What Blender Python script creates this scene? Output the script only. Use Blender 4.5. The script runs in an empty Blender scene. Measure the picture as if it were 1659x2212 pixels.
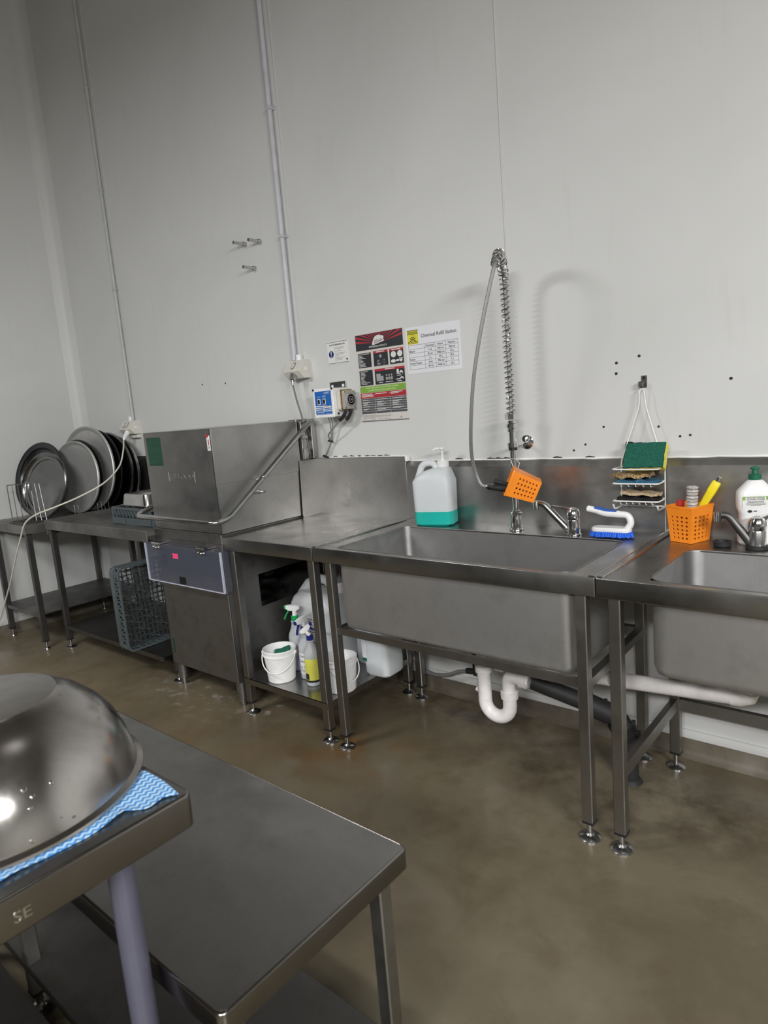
import bpy, bmesh, math, random
from mathutils import Vector, Matrix, Euler, Quaternion
random.seed(7)
SC = bpy.context.scene
COL = SC.collection
PI = math.pi
def V(*a): return Vector(a)
def R(d): return math.radians(d)

# ------------------------------------------------------------------ materials
def new_mat(name):
    m = bpy.data.materials.new(name); m.use_nodes = True
    nt = m.node_tree; b = nt.nodes['Principled BSDF']
    return m, nt, b
def setv(b, k, v):
    if k in b.inputs: b.inputs[k].default_value = v
def noise(nt, scale, detail=4, rough=.55, coord='Object', stretch=None, dist=0):
    tc = nt.nodes.new('ShaderNodeTexCoord'); n = nt.nodes.new('ShaderNodeTexNoise')
    n.inputs['Scale'].default_value = scale; n.inputs['Detail'].default_value = detail
    n.inputs['Roughness'].default_value = rough; n.inputs['Distortion'].default_value = dist
    src = tc.outputs[coord]
    if stretch:
        mp = nt.nodes.new('ShaderNodeMapping'); mp.inputs['Scale'].default_value = stretch
        nt.links.new(src, mp.inputs[0]); src = mp.outputs[0]
    nt.links.new(src, n.inputs['Vector'])
    return n.outputs['Fac']
def ramp(nt, fac, stops):
    r = nt.nodes.new('ShaderNodeValToRGB'); e = r.color_ramp.elements
    while len(e) < len(stops): e.new(.5)
    for i, (p, c) in enumerate(stops):
        e[i].position = p
        if not hasattr(c, '__len__'): c = (c, c, c)
        e[i].color = (c[0], c[1], c[2], 1)
    nt.links.new(fac, r.inputs[0])
    return r.outputs[0]
def mixc(nt, fac, a, b, mode='MIX'):
    m = nt.nodes.new('ShaderNodeMix'); m.data_type = 'RGBA'; m.blend_type = mode
    for sock, v in ((m.inputs[0], fac), (m.inputs[6], a), (m.inputs[7], b)):
        if hasattr(v, 'node'): nt.links.new(v, sock)
        elif hasattr(v, '__len__'): sock.default_value = (v[0], v[1], v[2], 1)
        else: sock.default_value = v
    return m.outputs[2]
def bump(nt, b, h, s, d=.01):
    n = nt.nodes.new('ShaderNodeBump'); n.inputs['Strength'].default_value = s; n.inputs['Distance'].default_value = d
    nt.links.new(h, n.inputs['Height']); nt.links.new(n.outputs[0], b.inputs['Normal'])
def plain(name, col, rough=.5, metal=0, var=.08, scale=12, bmp=0, trans=0, alpha=1, emit=0, sss=0, ior=1.45, spec=.5):
    m, nt, b = new_mat(name)
    setv(b, 'Roughness', rough); setv(b, 'Metallic', metal); setv(b, 'IOR', ior); setv(b, 'Specular IOR Level', spec)
    f = noise(nt, scale, 3)
    d = [max(0, c*(1-var)) for c in col]; l = [min(1, c*(1+var)) for c in col]
    nt.links.new(ramp(nt, f, [(.3, d), (.7, l)]), b.inputs['Base Color'])
    if bmp: bump(nt, b, f, bmp, .004)
    if trans: setv(b, 'Transmission Weight', trans)
    if sss:
        setv(b, 'Subsurface Weight', sss); setv(b, 'Subsurface Scale', .02)
    if emit:
        b.inputs['Emission Color'].default_value = (*col, 1); setv(b, 'Emission Strength', emit)
    if alpha < 1: setv(b, 'Alpha', alpha)
    return m
def steel(name, lo, hi, r0=.25, r1=.48, stretch=(60, 60, 3), metal=1.0, smear=0.5):
    m, nt, b = new_mat(name)
    f = noise(nt, 3.2, 5, .6, dist=.4)
    g = noise(nt, 4, 4, .6, stretch=stretch)
    c = ramp(nt, f, [(.28, lo), (.72, hi)])
    s = noise(nt, 11, 6, .7)
    sm = ramp(nt, s, [(.5, 0), (.75, smear)])
    c2 = mixc(nt, sm, c, [x*.8 for x in lo])
    nt.links.new(c2, b.inputs['Base Color'])
    nt.links.new(ramp(nt, f, [(.3, r1), (.7, r0)]), b.inputs['Roughness'])
    setv(b, 'Metallic', metal)
    bump(nt, b, g, .06, .002)
    return m

MT = {}
MT['steel'] = steel('brushed_stainless', (.40, .394, .382), (.54, .533, .52))
MT['steel_x'] = steel('worktop_stainless', (.29, .285, .275), (.40, .395, .385), .2, .42, (3, 40, 40))
MT['basin_in'] = steel('dark_basin', (.22, .218, .216), (.30, .298, .295), .42, .56)  # basin interior, darker steel than the shell
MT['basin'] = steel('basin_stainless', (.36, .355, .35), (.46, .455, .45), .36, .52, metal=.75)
MT['steel_dirty'] = steel('worn_stainless', (.19, .185, .178), (.34, .33, .315), .32, .6, smear=.8, metal=.95)
MT['steel_dark'] = steel('dark_stainless', (.12, .118, .112), (.2, .196, .19), .35, .55)
MT['edge'] = steel('shaded_edge_stainless', (.20, .19, .182), (.27, .26, .25), .17, .27, (3, 40, 40), smear=.3)  # table-lip steel, base darkened to stand in for shade
MT['leg'] = steel('leg_stainless', (.27, .26, .25), (.37, .36, .345), .3, .5)
MT['chrome'] = plain('chrome', (.74, .74, .75), .12, 1, .06)
MT['chrome_dull'] = plain('dull_chrome', (.5, .5, .5), .25, 1, .1)
MT['pan'] = steel('polished_pan', (.42, .41, .40), (.55, .54, .53), .16, .32, (10, 10, 10))
MT['pan_mid'] = steel('smoky_pan', (.16, .16, .16), (.26, .26, .26), .14, .3, (10, 10, 10))
MT['pan_dark'] = steel('dark_pan', (.05, .053, .057), (.105, .108, .112), .25, .4, (10, 10, 10))
MT['aluminium'] = steel('dull_aluminium', (.55, .55, .54), (.66, .66, .65), .40, .55, (10, 10, 10), .7)
MT['white'] = plain('white_plastic', (.84, .84, .84), .35)
MT['pipe_white'] = plain('white_pipe_plastic', (.84, .81, .80), .35, var=.07, scale=30)
MT['cream'] = plain('cream_plastic', (.68, .66, .60), .35)
MT['wire_white'] = plain('white_coated_wire', (.82, .82, .80), .35)
MT['conduit'] = plain('grey_conduit_plastic', (.56, .56, .60), .4)
MT['conduit_wall'] = plain('painted_conduit', (.50, .51, .50), .45)
MT['black'] = plain('black_plastic', (.015, .015, .016), .4)
MT['rubber'] = plain('black_rubber', (.02, .02, .021), .6)
MT['orange'] = plain('orange_plastic', (.95, .28, .02), .35, var=.05)
MT['yellow'] = plain('yellow_plastic', (.90, .72, .02), .4, var=.06)
MT['green_cap'] = plain('dark_green_plastic', (.01, .13, .07), .4)
MT['green_bright'] = plain('bright_green_plastic', (.01, .34, .10), .4)
MT['navy'] = plain('navy_plastic', (.012, .025, .20), .4)
MT['blue_grip'] = plain('blue_grip', (.03, .11, .42), .45)
MT['blue_bristle'] = plain('blue_bristle', (.02, .14, .75), .7, var=.3, scale=140, bmp=.3)
MT['bottle'] = plain('frosted_bottle', (.70, .73, .76), .38, trans=.35, sss=.2)
MT['jug'] = plain('frosted_jug', (.80, .84, .86), .4, trans=.25, sss=.3, var=.03)
MT['jerry'] = plain('white_jerrycan', (.66, .68, .70), .42, sss=.2, var=.06)
MT['liquid_green'] = plain('green_liquid', (.02, .46, .40), .25, sss=.2, var=.04)
MT['liquid_grey'] = plain('grey_liquid', (.30, .32, .42), .3, var=.04)
MT['scour_green'] = plain('green_scourer', (.012, .11, .075), .95, var=.5, scale=260, bmp=.6)
MT['scour_dark'] = plain('black_scourer', (.015, .014, .014), .95, var=.5, scale=260, bmp=.6)
MT['scour_tan'] = plain('tan_sponge', (.50, .38, .24), .9, var=.3, scale=160, bmp=.4)
MT['sponge_yellow'] = plain('yellow_sponge', (.78, .68, .12), .9, var=.12, scale=150, bmp=.4)
MT['copper'] = plain('copper_mesh', (.48, .33, .17), .35, .8, .6, 180, .8)
MT['cloth_blue'] = plain('folded_blue_cloth', (.03, .12, .20), .85, var=.4, scale=60, bmp=.4)
MT['crate'] = plain('grey_crate_plastic', (.078, .098, .104), .45, var=.12)
MT['crate_dark'] = plain('crate_grid_plastic', (.06, .072, .076), .5, var=.2)
MT['paper'] = plain('white_paper', (.78, .78, .82), .5, var=.01)
MT['sign_white'] = plain('white_sign', (.76, .76, .74), .35, var=.01)
MT['poster_paper'] = plain('poster_paper', (.64, .61, .57), .4, var=.03)
MT['ink'] = plain('black_ink', (.015, .015, .018), .5)
MT['ink_grey'] = plain('grey_ink', (.22, .22, .23), .5)
MT['ink_panel'] = plain('charcoal_print', (.028, .03, .036), .4)
MT['ink_slate'] = plain('slate_print', (.085, .09, .098), .4)
MT['ink_red'] = plain('red_print', (.42, .03, .045), .4)
MT['ink_green'] = plain('green_print', (.22, .40, .06), .4)
MT['ink_white'] = plain('white_print', (.72, .72, .70), .4, var=.02)
MT['ink_lime'] = plain('pale_lime_print', (.60, .74, .42), .4, var=.02)
MT['ink_blue'] = plain('navy_print', (.01, .025, .16), .4)
MT['ink_yellow'] = plain('yellow_print', (.74, .68, .05), .4)
MT['doser_blue'] = plain('blue_panel', (.015, .13, .47), .4, var=.03)
MT['label_green'] = plain('dark_green_label', (.012, .055, .035), .45, var=.15)
MT['label_yellow'] = plain('yellow_label', (.68, .66, .10), .45)
MT['red_plastic'] = plain('red_plastic', (.55, .05, .04), .4)
MT['cord_white'] = plain('white_flex', (.70, .68, .60), .5)
MT['cord_grey'] = plain('grey_flex', (.18, .18, .17), .5)
MT['hose_grey'] = plain('braided_hose', (.33, .33, .33), .38, .5, .25, 400, .4)
MT['display_red'] = plain('red_display', (1, .02, .12), .4, emit=2.2)
MT['cover'] = plain('clear_polycarbonate', (.13, .14, .19), .12, alpha=.30, var=.03)
MT['cover_edge'] = plain('polycarbonate_edge', (.58, .60, .72), .3, var=.1, alpha=.8)
MT['pump_clear'] = plain('smoky_clear_plastic', (.5, .48, .45), .15, alpha=.75)
MT['pole'] = plain('lavender_grey_pole', (.10, .10, .14), .35, .25, .05)
MT['gap'] = plain('dark_interior', (.006, .006, .008), .6)
MT['sealant'] = plain('white_sealant', (.85, .85, .83), .4)
MT['grime'] = plain('black_grime', (.02, .02, .018), .7)
MT['dim'] = plain('grey_far_wall', (.34, .34, .33), .7, var=.05, scale=2)
MT['hole'] = plain('wall_hole', (.03, .03, .03), .9)

def wall_mat(name, a, b_, rough):
    m, nt, b = new_mat(name)
    f = noise(nt, .9, 4, .55, dist=.6); g = noise(nt, 6, 5, .6, stretch=(3, 3, .35)); h = noise(nt, 90, 2)
    c = ramp(nt, f, [(.3, a), (.7, b_)])
    st = ramp(nt, g, [(.58, 0), (.8, .16)])
    nt.links.new(mixc(nt, st, c, (.42, .40, .36)), b.inputs['Base Color'])
    nt.links.new(ramp(nt, f, [(.3, rough), (.7, rough+.12)]), b.inputs['Roughness'])
    bump(nt, b, h, .03, .001)
    return m
MT['wall'] = wall_mat('painted_wall', (.60, .606, .596), (.655, .66, .652), .42)
def floor_mat():
    m, nt, b = new_mat('wet_concrete_floor')
    f = noise(nt, 1.5, 6, .62, dist=.8); g = noise(nt, 5, 7, .68, dist=.4); w = noise(nt, 2.3, 4, .5, dist=1.0)
    c = ramp(nt, f, [(.25, (.104, .085, .053)), (.45, (.156, .132, .087)), (.62, (.186, .163, .113)), (.8, (.138, .118, .080))])
    d = ramp(nt, g, [(.50, 0), (.72, .75)])
    c = mixc(nt, d, c, (.105, .080, .050))
    sp = ramp(nt, noise(nt, 9, 6, .7), [(.66, 0), (.74, .35)])
    c = mixc(nt, sp, c, (.30, .28, .24))
    geo = nt.nodes.new('ShaderNodeTexCoord')
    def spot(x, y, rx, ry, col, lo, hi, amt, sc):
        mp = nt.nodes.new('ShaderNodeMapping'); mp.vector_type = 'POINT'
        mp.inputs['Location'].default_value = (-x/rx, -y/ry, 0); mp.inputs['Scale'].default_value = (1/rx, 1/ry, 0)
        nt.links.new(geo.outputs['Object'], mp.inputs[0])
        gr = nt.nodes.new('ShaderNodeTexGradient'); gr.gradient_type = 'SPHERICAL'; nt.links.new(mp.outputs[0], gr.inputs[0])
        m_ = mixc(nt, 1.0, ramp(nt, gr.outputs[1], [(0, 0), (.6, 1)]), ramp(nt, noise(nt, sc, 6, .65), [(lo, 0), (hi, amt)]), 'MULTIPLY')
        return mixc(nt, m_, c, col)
    c = spot(-2.6, -1.5, 2.4, 1.1, (.26, .185, .105), .30, .66, .55, 2.2)  # lighter ochre floor on the left
    c = spot(.7, -1.5, 1.3, .9, (.095, .078, .048), .30, .62, .60, 2.4)    # darker olive floor near the camera, shade painted into the colour
    c = spot(-2.15, -.72, .55, .22, (.42, .41, .38), .54, .66, .6, 11)      # lime scale by the dishwasher feet
    c = spot(-1.75, -.58, .35, .18, (.48, .47, .45), .56, .64, .65, 12)
    c = spot(-1.0, -.72, .50, .30, (.17, .095, .035), .42, .60, .7, 5)     # rusty water marks
    c = spot(-1.55, -.95, .9, .5, (.20, .125, .055), .45, .65, .45, 3)
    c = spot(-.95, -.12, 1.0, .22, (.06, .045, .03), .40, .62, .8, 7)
    c = spot(.05, -.35, .8, .35, (.05, .035, .022), .42, .62, .8, 4)  # floor under the sinks darkened, shade put into the colour
    c = spot(-2.4, -.35, 1.6, .40, (.05, .038, .024), .35, .6, .8, 4)  # shade under the dishwasher and left benches painted into the floor
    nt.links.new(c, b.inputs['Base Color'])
    nt.links.new(ramp(nt, w, [(.35, .16), (.5, .34), (.7, .5)]), b.inputs['Roughness'])
    setv(b, 'Specular IOR Level', .4)
    bump(nt, b, g, .10, .004)
    return m
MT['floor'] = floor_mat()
def cove_mat():
    m, nt, b = new_mat('stained_concrete_cove')
    f = noise(nt, 4, 6, .65, dist=.5)
    nt.links.new(ramp(nt, f, [(.3, (.07, .055, .036)), (.6, (.15, .13, .10)), (.75, (.20, .18, .15))]), b.inputs['Base Color'])
    setv(b, 'Roughness', .5); bump(nt, b, f, .2, .01)
    return m
MT['cove'] = cove_mat()
def chevron_mat():
    m, nt, b = new_mat('blue_chevron_cloth')
    tc = nt.nodes.new('ShaderNodeTexCoord'); sx = nt.nodes.new('ShaderNodeSeparateXYZ'); nt.links.new(tc.outputs['UV'], sx.inputs[0])
    def mth(op, a, c=None):
        n = nt.nodes.new('ShaderNodeMath'); n.operation = op
        for i, v in enumerate((a, c)):
            if v is None: continue
            if hasattr(v, 'node'): nt.links.new(v, n.inputs[i])
            else: n.inputs[i].default_value = v
        return n.outputs[0]
    zig = mth('PINGPONG', sx.outputs[1], .0062)
    t = mth('ADD', sx.outputs[0], mth('MULTIPLY', zig, .95))
    s = mth('SINE', mth('MULTIPLY', t, 2*PI/.0115))
    nt.links.new(ramp(nt, mth('ADD', mth('MULTIPLY', s, .5), .5), [(.42, (.50, .70, .88)), (.60, (.05, .26, .66))]), b.inputs['Base Color'])
    setv(b, 'Roughness', .85)
    bump(nt, b, noise(nt, 300, 2), .3, .002)
    return m
MT['chevron'] = chevron_mat()
def bowl_mat():
    m, nt, b = new_mat('wet_beaten_steel')
    f = noise(nt, 7, 5, .6, dist=.6)
    nt.links.new(ramp(nt, f, [(.3, (.34, .32, .31)), (.7, (.52, .50, .48))]), b.inputs['Base Color'])
    setv(b, 'Metallic', 1); nt.links.new(ramp(nt, f, [(.3, .30), (.7, .15)]), b.inputs['Roughness'])
    tc = nt.nodes.new('ShaderNodeTexCoord'); v = nt.nodes.new('ShaderNodeTexVoronoi'); v.inputs['Scale'].default_value = 55
    nt.links.new(tc.outputs['Object'], v.inputs['Vector'])
    dr = ramp(nt, v.outputs['Distance'], [(.0, 1), (.16, .7), (.2, 0)])
    k = ramp(nt, noise(nt, 9, 3), [(.5, 0), (.62, 1)])
    bump(nt, b, mixc(nt, 1.0, dr, k, 'MULTIPLY'), .5, .003)
    return m
MT['bowl'] = bowl_mat()

# ------------------------------------------------------------------ mesh builder
def frame_from(d):
    d = d.normalized(); a = V(0, 0, 1) if abs(d.z) < .9 else V(1, 0, 0)
    u = d.cross(a).normalized(); return u, d.cross(u).normalized()
def rrect(w, d, r, n=4, cx=0, cy=0):
    r = min(r, w/2-1e-4, d/2-1e-4); out = []
    for qx, qy, a0 in ((1, 1, 0), (-1, 1, 90), (-1, -1, 180), (1, -1, 270)):
        for i in range(n+1):
            a = R(a0+90*i/n)
            out.append((cx+qx*(w/2-r)+r*math.cos(a), cy+qy*(d/2-r)+r*math.sin(a)))
    return out
class B:
    def __init__(s): s.bm = bmesh.new()
    def raw(s, vs, fs, M=None):
        vv = [s.bm.verts.new(M @ Vector(v) if M else Vector(v)) for v in vs]
        for f in fs:
            try: s.bm.faces.new([vv[i] for i in f])
            except ValueError: pass
        return s
    def box(s, x0, x1, y0, y1, z0, z1, bev=0, seg=2, M=None):
        if x0 > x1: x0, x1 = x1, x0
        if y0 > y1: y0, y1 = y1, y0
        if z0 > z1: z0, z1 = z1, z0
        vs = [(x, y, z) for x in (x0, x1) for y in (y0, y1) for z in (z0, z1)]
        fs = [(0, 1, 3, 2), (4, 6, 7, 5), (0, 4, 5, 1), (2, 3, 7, 6), (0, 2, 6, 4), (1, 5, 7, 3)]
        if not bev: return s.raw(vs, fs, M)
        t = bmesh.new(); vv = [t.verts.new(v) for v in vs]
        for f in fs: t.faces.new([vv[i] for i in f])
        bev = min(bev, .49*min(x1-x0, y1-y0, z1-z0))
        bmesh.ops.bevel(t, geom=t.edges[:], offset=bev, segments=seg, affect='EDGES', profile=.5)
        t.verts.index_update()
        s.raw([v.co.copy() for v in t.verts], [[v.index for v in f.verts] for f in t.faces], M); t.free(); return s
    def loft(s, rings, cap0=True, cap1=True, closed=False, M=None):
        n = len(rings[0]); vs = [p for r in rings for p in r]; fs = []
        m = len(rings)
        for k in range(m if closed else m-1):
            k2 = (k+1) % m
            for i in range(n):
                j = (i+1) % n; fs.append((k*n+i, k*n+j, k2*n+j, k2*n+i))
        if not closed:
            if cap0: fs.append(tuple(reversed(range(n))))
            if cap1: fs.append(tuple((m-1)*n+i for i in range(n)))
        return s.raw(vs, fs, M)
    def cyl(s, p0, p1, r0, r1=None, n=16, M=None):
        p0, p1 = Vector(p0), Vector(p1); r1 = r0 if r1 is None else r1
        u, w = frame_from(p1-p0)
        rg = lambda p, r: [p+u*r*math.cos(2*PI*i/n)+w*r*math.sin(2*PI*i/n) for i in range(n)]
        return s.loft([rg(p0, r0), rg(p1, r1)], M=M)
    def lathe(s, prof, n=32, M=None, sx=1, sy=1):
        rings = [[(max(r, 1e-5)*math.cos(2*PI*i/n)*sx, max(r, 1e-5)*math.sin(2*PI*i/n)*sy, z) for i in range(n)] for r, z in prof]
        return s.loft(rings, M=M)
    def tube(s, pts, r, n=8, closed=False, M=None, caps=True):
        pts = [Vector(p) for p in pts]; m = len(pts); rings = []; u = None
        for i in range(m):
            if closed: t = (pts[(i+1) % m]-pts[i-1]).normalized()
            else: t = (pts[min(i+1, m-1)]-pts[max(i-1, 0)]).normalized()
            if u is None: u, w = frame_from(t)
            else:
                u = u-t*u.dot(t)
                if u.length < 1e-6: u, w = frame_from(t)
                u.normalize(); w = t.cross(u)
            rr = r[i] if hasattr(r, '__len__') else r
            rings.append([pts[i]+u*rr*math.cos(2*PI*k/n)+w*rr*math.sin(2*PI*k/n) for k in range(n)])
        return s.loft(rings, caps, caps, closed, M)
    def rod(s, p0, p1, w, d=None, up=(0, 0, 1), M=None):       # rectangular bar
        p0, p1 = Vector(p0), Vector(p1); d = w if d is None else d
        t = (p1-p0).normalized(); up = Vector(up)
        if abs(t.dot(up)) > .95: up = V(0, 1, 0)
        a = t.cross(up).normalized(); b = a.cross(t)
        rg = lambda p: [p+a*w/2*x+b*d/2*y for x, y in ((1, 1), (-1, 1), (-1, -1), (1, -1))]
        return s.loft([rg(p0), rg(p1)], M=M)
    def prism(s, poly, f0, f1, M=None):                          # poly of 2-D points, f maps (a, b) to 3-D
        return s.loft([[f0(*p) for p in poly], [f1(*p) for p in poly]], M=M)
    def sph(s, c, r, n=14, M=None, sc=(1, 1, 1)):
        pr = [(r*math.sin(PI*i/8), -r*math.cos(PI*i/8)) for i in range(9)]
        T = Matrix.Translation(Vector(c)) @ Matrix.Diagonal((*sc, 1))
        return s.lathe(pr, n, (M @ T) if M else T)
    def text(s, body, size, M, align='CENTER', depth=.0004, sx=1):
        cu = bpy.data.curves.new('t', 'FONT'); cu.body = body; cu.size = size; cu.align_x = align; cu.extrude = depth; cu.resolution_u = 3
        o = bpy.data.objects.new('t', cu); COL.objects.link(o); bpy.context.view_layer.update()
        me = o.to_mesh(); S = M @ Matrix.Diagonal((sx, 1, 1, 1))
        s.raw([S @ v.co for v in me.vertices], [list(p.vertices) for p in me.polygons])
        o.to_mesh_clear(); bpy.data.objects.remove(o); bpy.data.curves.remove(cu); return s
    def build(s, name, mat, parent=None, local=False, sharp=.6, uv=None):
        bm = s.bm
        bmesh.ops.recalc_face_normals(bm, faces=bm.faces[:])
        if parent is not None and not local:
            off = wloc(parent); bmesh.ops.translate(bm, verts=bm.verts[:], vec=-off)
        for f in bm.faces: f.smooth = True
        for e in bm.edges:
            e.smooth = not (len(e.link_faces) != 2 or e.calc_face_angle(9) > sharp)
        me = bpy.data.meshes.new(name); bm.to_mesh(me); bm.free()
        me.materials.append(MT[mat] if isinstance(mat, str) else mat)
        if uv:
            l = me.uv_layers.new(name='UVMap')
            for lp in me.loops:
                c = me.vertices[lp.vertex_index].co; l.data[lp.index].uv = uv(c)
        o = bpy.data.objects.new(name, me); COL.objects.link(o)
        if parent is not None: o.parent = parent
        return o
def wloc(o):
    v = V(0, 0, 0)
    while o is not None: v = v+o.location; o = o.parent
    return v
def tag(o, label=None, cat=None, group=None, kind=None):
    if label: o['label'] = label
    if cat: o['category'] = cat
    if group: o['group'] = group
    if kind: o['kind'] = kind
    return o
def thing(name, loc, label, cat, group=None, rot=None):
    o = bpy.data.objects.new(name, None); COL.objects.link(o); o.location = loc; o.empty_display_size = .05
    if rot is not None: o.rotation_euler = rot
    return tag(o, label, cat, group)
def solo(o, label, cat, group=None):
    """re-centre a one-mesh thing on its own base"""
    me = o.data
    xs = [v.co for v in me.vertices]
    c = V((min(v.x for v in xs)+max(v.x for v in xs))/2, (min(v.y for v in xs)+max(v.y for v in xs))/2, min(v.z for v in xs))
    me.transform(Matrix.Translation(-c)); o.location = c
    return tag(o, label, cat, group)
def copy_tree(o, parent=None):
    c = o.copy(); COL.objects.link(c)
    if parent is not None: c.parent = parent
    for ch in [x for x in bpy.data.objects if x.parent is o]: copy_tree(ch, c)
    return c
def struct(o): o['kind'] = 'structure'; return o
def arc(c, r, a0, a1, n, f): return [f(c[0]+r*math.cos(R(a0+(a1-a0)*i/n)), c[1]+r*math.sin(R(a0+(a1-a0)*i/n))) for i in range(n+1)]
def smooth_path(pts, k=6):
    P = [Vector(p) for p in pts]; out = []
    for i in range(len(P)-1):
        p0 = P[max(i-1, 0)]; p1 = P[i]; p2 = P[i+1]; p3 = P[min(i+2, len(P)-1)]
        for j in range(k):
            t = j/k
            out.append(.5*((2*p1)+(p2-p0)*t+(2*p0-5*p1+4*p2-p3)*t*t+(3*p1-p0-3*p2+p3)*t**3))
    out.append(P[-1]); return out
def fillet(pts, r, k=5):
    """polyline with its corners rounded to radius about r"""
    P = [Vector(p) for p in pts]; out = [P[0]]
    for i in range(1, len(P)-1):
        a = P[i-1]-P[i]; b = P[i+1]-P[i]; d = min(r, a.length*.49, b.length*.49)
        s = P[i]+a.normalized()*d; e = P[i]+b.normalized()*d
        for j in range(k+1):
            t = j/k; out.append(s*(1-t)**2+P[i]*2*t*(1-t)+e*t*t)
    out.append(P[-1]); return out
def WALLM(x, z, y=-.001):   # text frame on the back wall, reading from the room
    return Matrix.Translation((x, y, z)) @ Matrix.Rotation(R(90), 4, 'X')
# ================================================================== the room
XL, XR, YF, ZC = -4.43, 6.8, -8.6, 5.4
CV = .075
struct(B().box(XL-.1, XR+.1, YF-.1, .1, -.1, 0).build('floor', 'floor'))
wb = struct(B().box(XL-.1, XR+.1, 0, .1, 0, ZC).build('wall_back', 'wall'))
wl = struct(B().box(XL-.1, XL, -1.9, 0, 0, ZC).build('wall_left', 'wall'))
struct(B().box(XR, XR+.1, YF, 0, 0, ZC).build('wall_right', 'wall'))
struct(B().box(XL, XR, YF-.1, YF, 0, ZC).build('wall_rear', 'dim'))
struct(B().box(XL-.1, XR+.1, YF-.1, .1, ZC, ZC+.1).build('ceiling', 'dim'))
cove = [(0, .0), (-.035, .0), (-.018, .012), (-.010, .03), (-.008, CV), (0, CV)]
struct(B().prism(cove, lambda a, b: (XL, a, b), lambda a, b: (XR, a, b)).build('baseboard_back', 'cove'))
struct(B().prism(cove, lambda a, b: (XL-a, -1.9, b), lambda a, b: (XL-a, 0, b)).build('baseboard_left', 'cove'))
t = B().box(XL+.01, XR, -.012, 0, CV, CV+.035, .003)
struct(t.build('trim_1', 'wall'))
t = B().box(XL, XL+.012, -1.9, -.02, CV, CV+.035, .003)
struct(t.build('trim_2', 'wall'))
# rounded strip that closes the corner of the two walls
t = B().prism([(0, 0), (.085, 0), (.06, -.010), (.03, -.022), (.018, -.035), (.010, -.06), (0, -.085)], lambda a, b: (XL+a, b, .12), lambda a, b: (XL+a, b, ZC))
struct(t.build('trim_3', 'wall'))
# joint strips between the wall panels
for i, (x, z0, w) in enumerate(((-1.795, .12, .010), (-.516, 1.2, .006), (-3.59, 1.5, .008))):
    struct(B().box(x-w/2, x+w/2, -.004, 0, z0, ZC, .0015).build('trim_%d' % (i+4), 'wall'))
for x, z in ((-2.75, 1.698), (-2.508, 1.686), (.02, 1.571), (-.123, 1.312), (-.068, 1.514), (.332, 1.46), (.163, 1.265), (.198, 1.268), (-.2, 1.244), (-.066, 1.554), (.087, 1.304), (-.25, 1.221)):
    o = B().cyl((x, -.0015, z), (x, .0, z), .0055 if z > 1.4 else .0045, n=10).build('screw_hole', 'hole', wb, local=True)

# ================================================================== benches along the back wall
def leg(parent, x, y, ztop, w=.038, z0=.062, disc=.036, mat='leg', stem=True):
    l = B().box(x-w/2, x+w/2, y-w/2, y+w/2, z0, ztop, .003, 1).build('leg', mat, parent)
    f = B()
    f.box(x-w/2-.001, x+w/2+.001, y-w/2-.001, y+w/2+.001, z0-.006, z0+.004, .001, 1).build('leg_plug', 'black', l)
    f = B().cyl((x, y, .012), (x, y, z0-.004), .009, n=12)
    f.lathe([(disc, 0), (disc, .004), (disc*.85, .009), (disc*.4, .013), (.010, .018), (.0, .018)], 24, Matrix.Translation((x, y, 0)))
    f.build('foot', 'chrome_dull', l)
    return l
ZT, ZLIP, YB, YFR = .90, .840, -.022, -.708

def bench_top(parent, x0, x1, hole=None, rim_l=False, rim_r=False, yf=YFR, zt=ZT, zlip=ZLIP, yb=YB, name='worktop', mat='steel_x'):
    b = B(); th = .004
    if hole:
        hx0, hx1, hy0, hy1 = hole
        b.box(x0, x1, yf+.004, hy0, zt-th, zt); b.box(x0, x1, hy1, yb, zt-th, zt)
        b.box(x0, hx0, hy0, hy1, zt-th, zt); b.box(hx1, x1, hy0, hy1, zt-th, zt)
    else: b.box(x0, x1, yf+.004, yb, zt-th, zt)
    b.box(x0, x1, yf, yf+.006, zlip, zt+.001, .0024, 3); b.box(x0, x1, yf+.004, yf+.02, zlip, zlip+.004)
    b.box(x0, x0+.004, yf+.004, yb, zlip+.01, zt-th); b.box(x1-.004, x1, yf+.004, yb, zlip+.01, zt-th)
    if rim_l: b.box(x0, x0+.022, yf+.004, yb, zt-th, zt+.006, .002, 1)
    if rim_r: b.box(x1-.022, x1, yf+.004, yb, zt-th, zt+.006, .002, 1)
    return b.build(name, mat, parent)
def splash(parent, x0, x1, ztop, fold=True):
    b = B()
    if fold: b.prism([(YB, ZT-.01), (YB, ztop-.028), (-.003, ztop), (-.001, ztop), (-.001, ZT-.01)], lambda a, c: (x0, a, c), lambda a, c: (x1, a, c))
    else: b.box(x0, x1, YB, -.001, ZT-.01, ztop, .002, 1)
    s = b.build('backsplash', 'steel', parent, sharp=.2)
    return s
def bead(parent, x0, x1, z, nm=26):
    pts = [V(x0+(x1-x0)*i/nm, -.004, z+random.uniform(-.0012, .0012)) for i in range(nm+1)]
    return B().tube(pts, [.0042+random.uniform(-.001, .0012) for _ in pts], 8).build('sealant_bead', 'sealant', parent)

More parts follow.
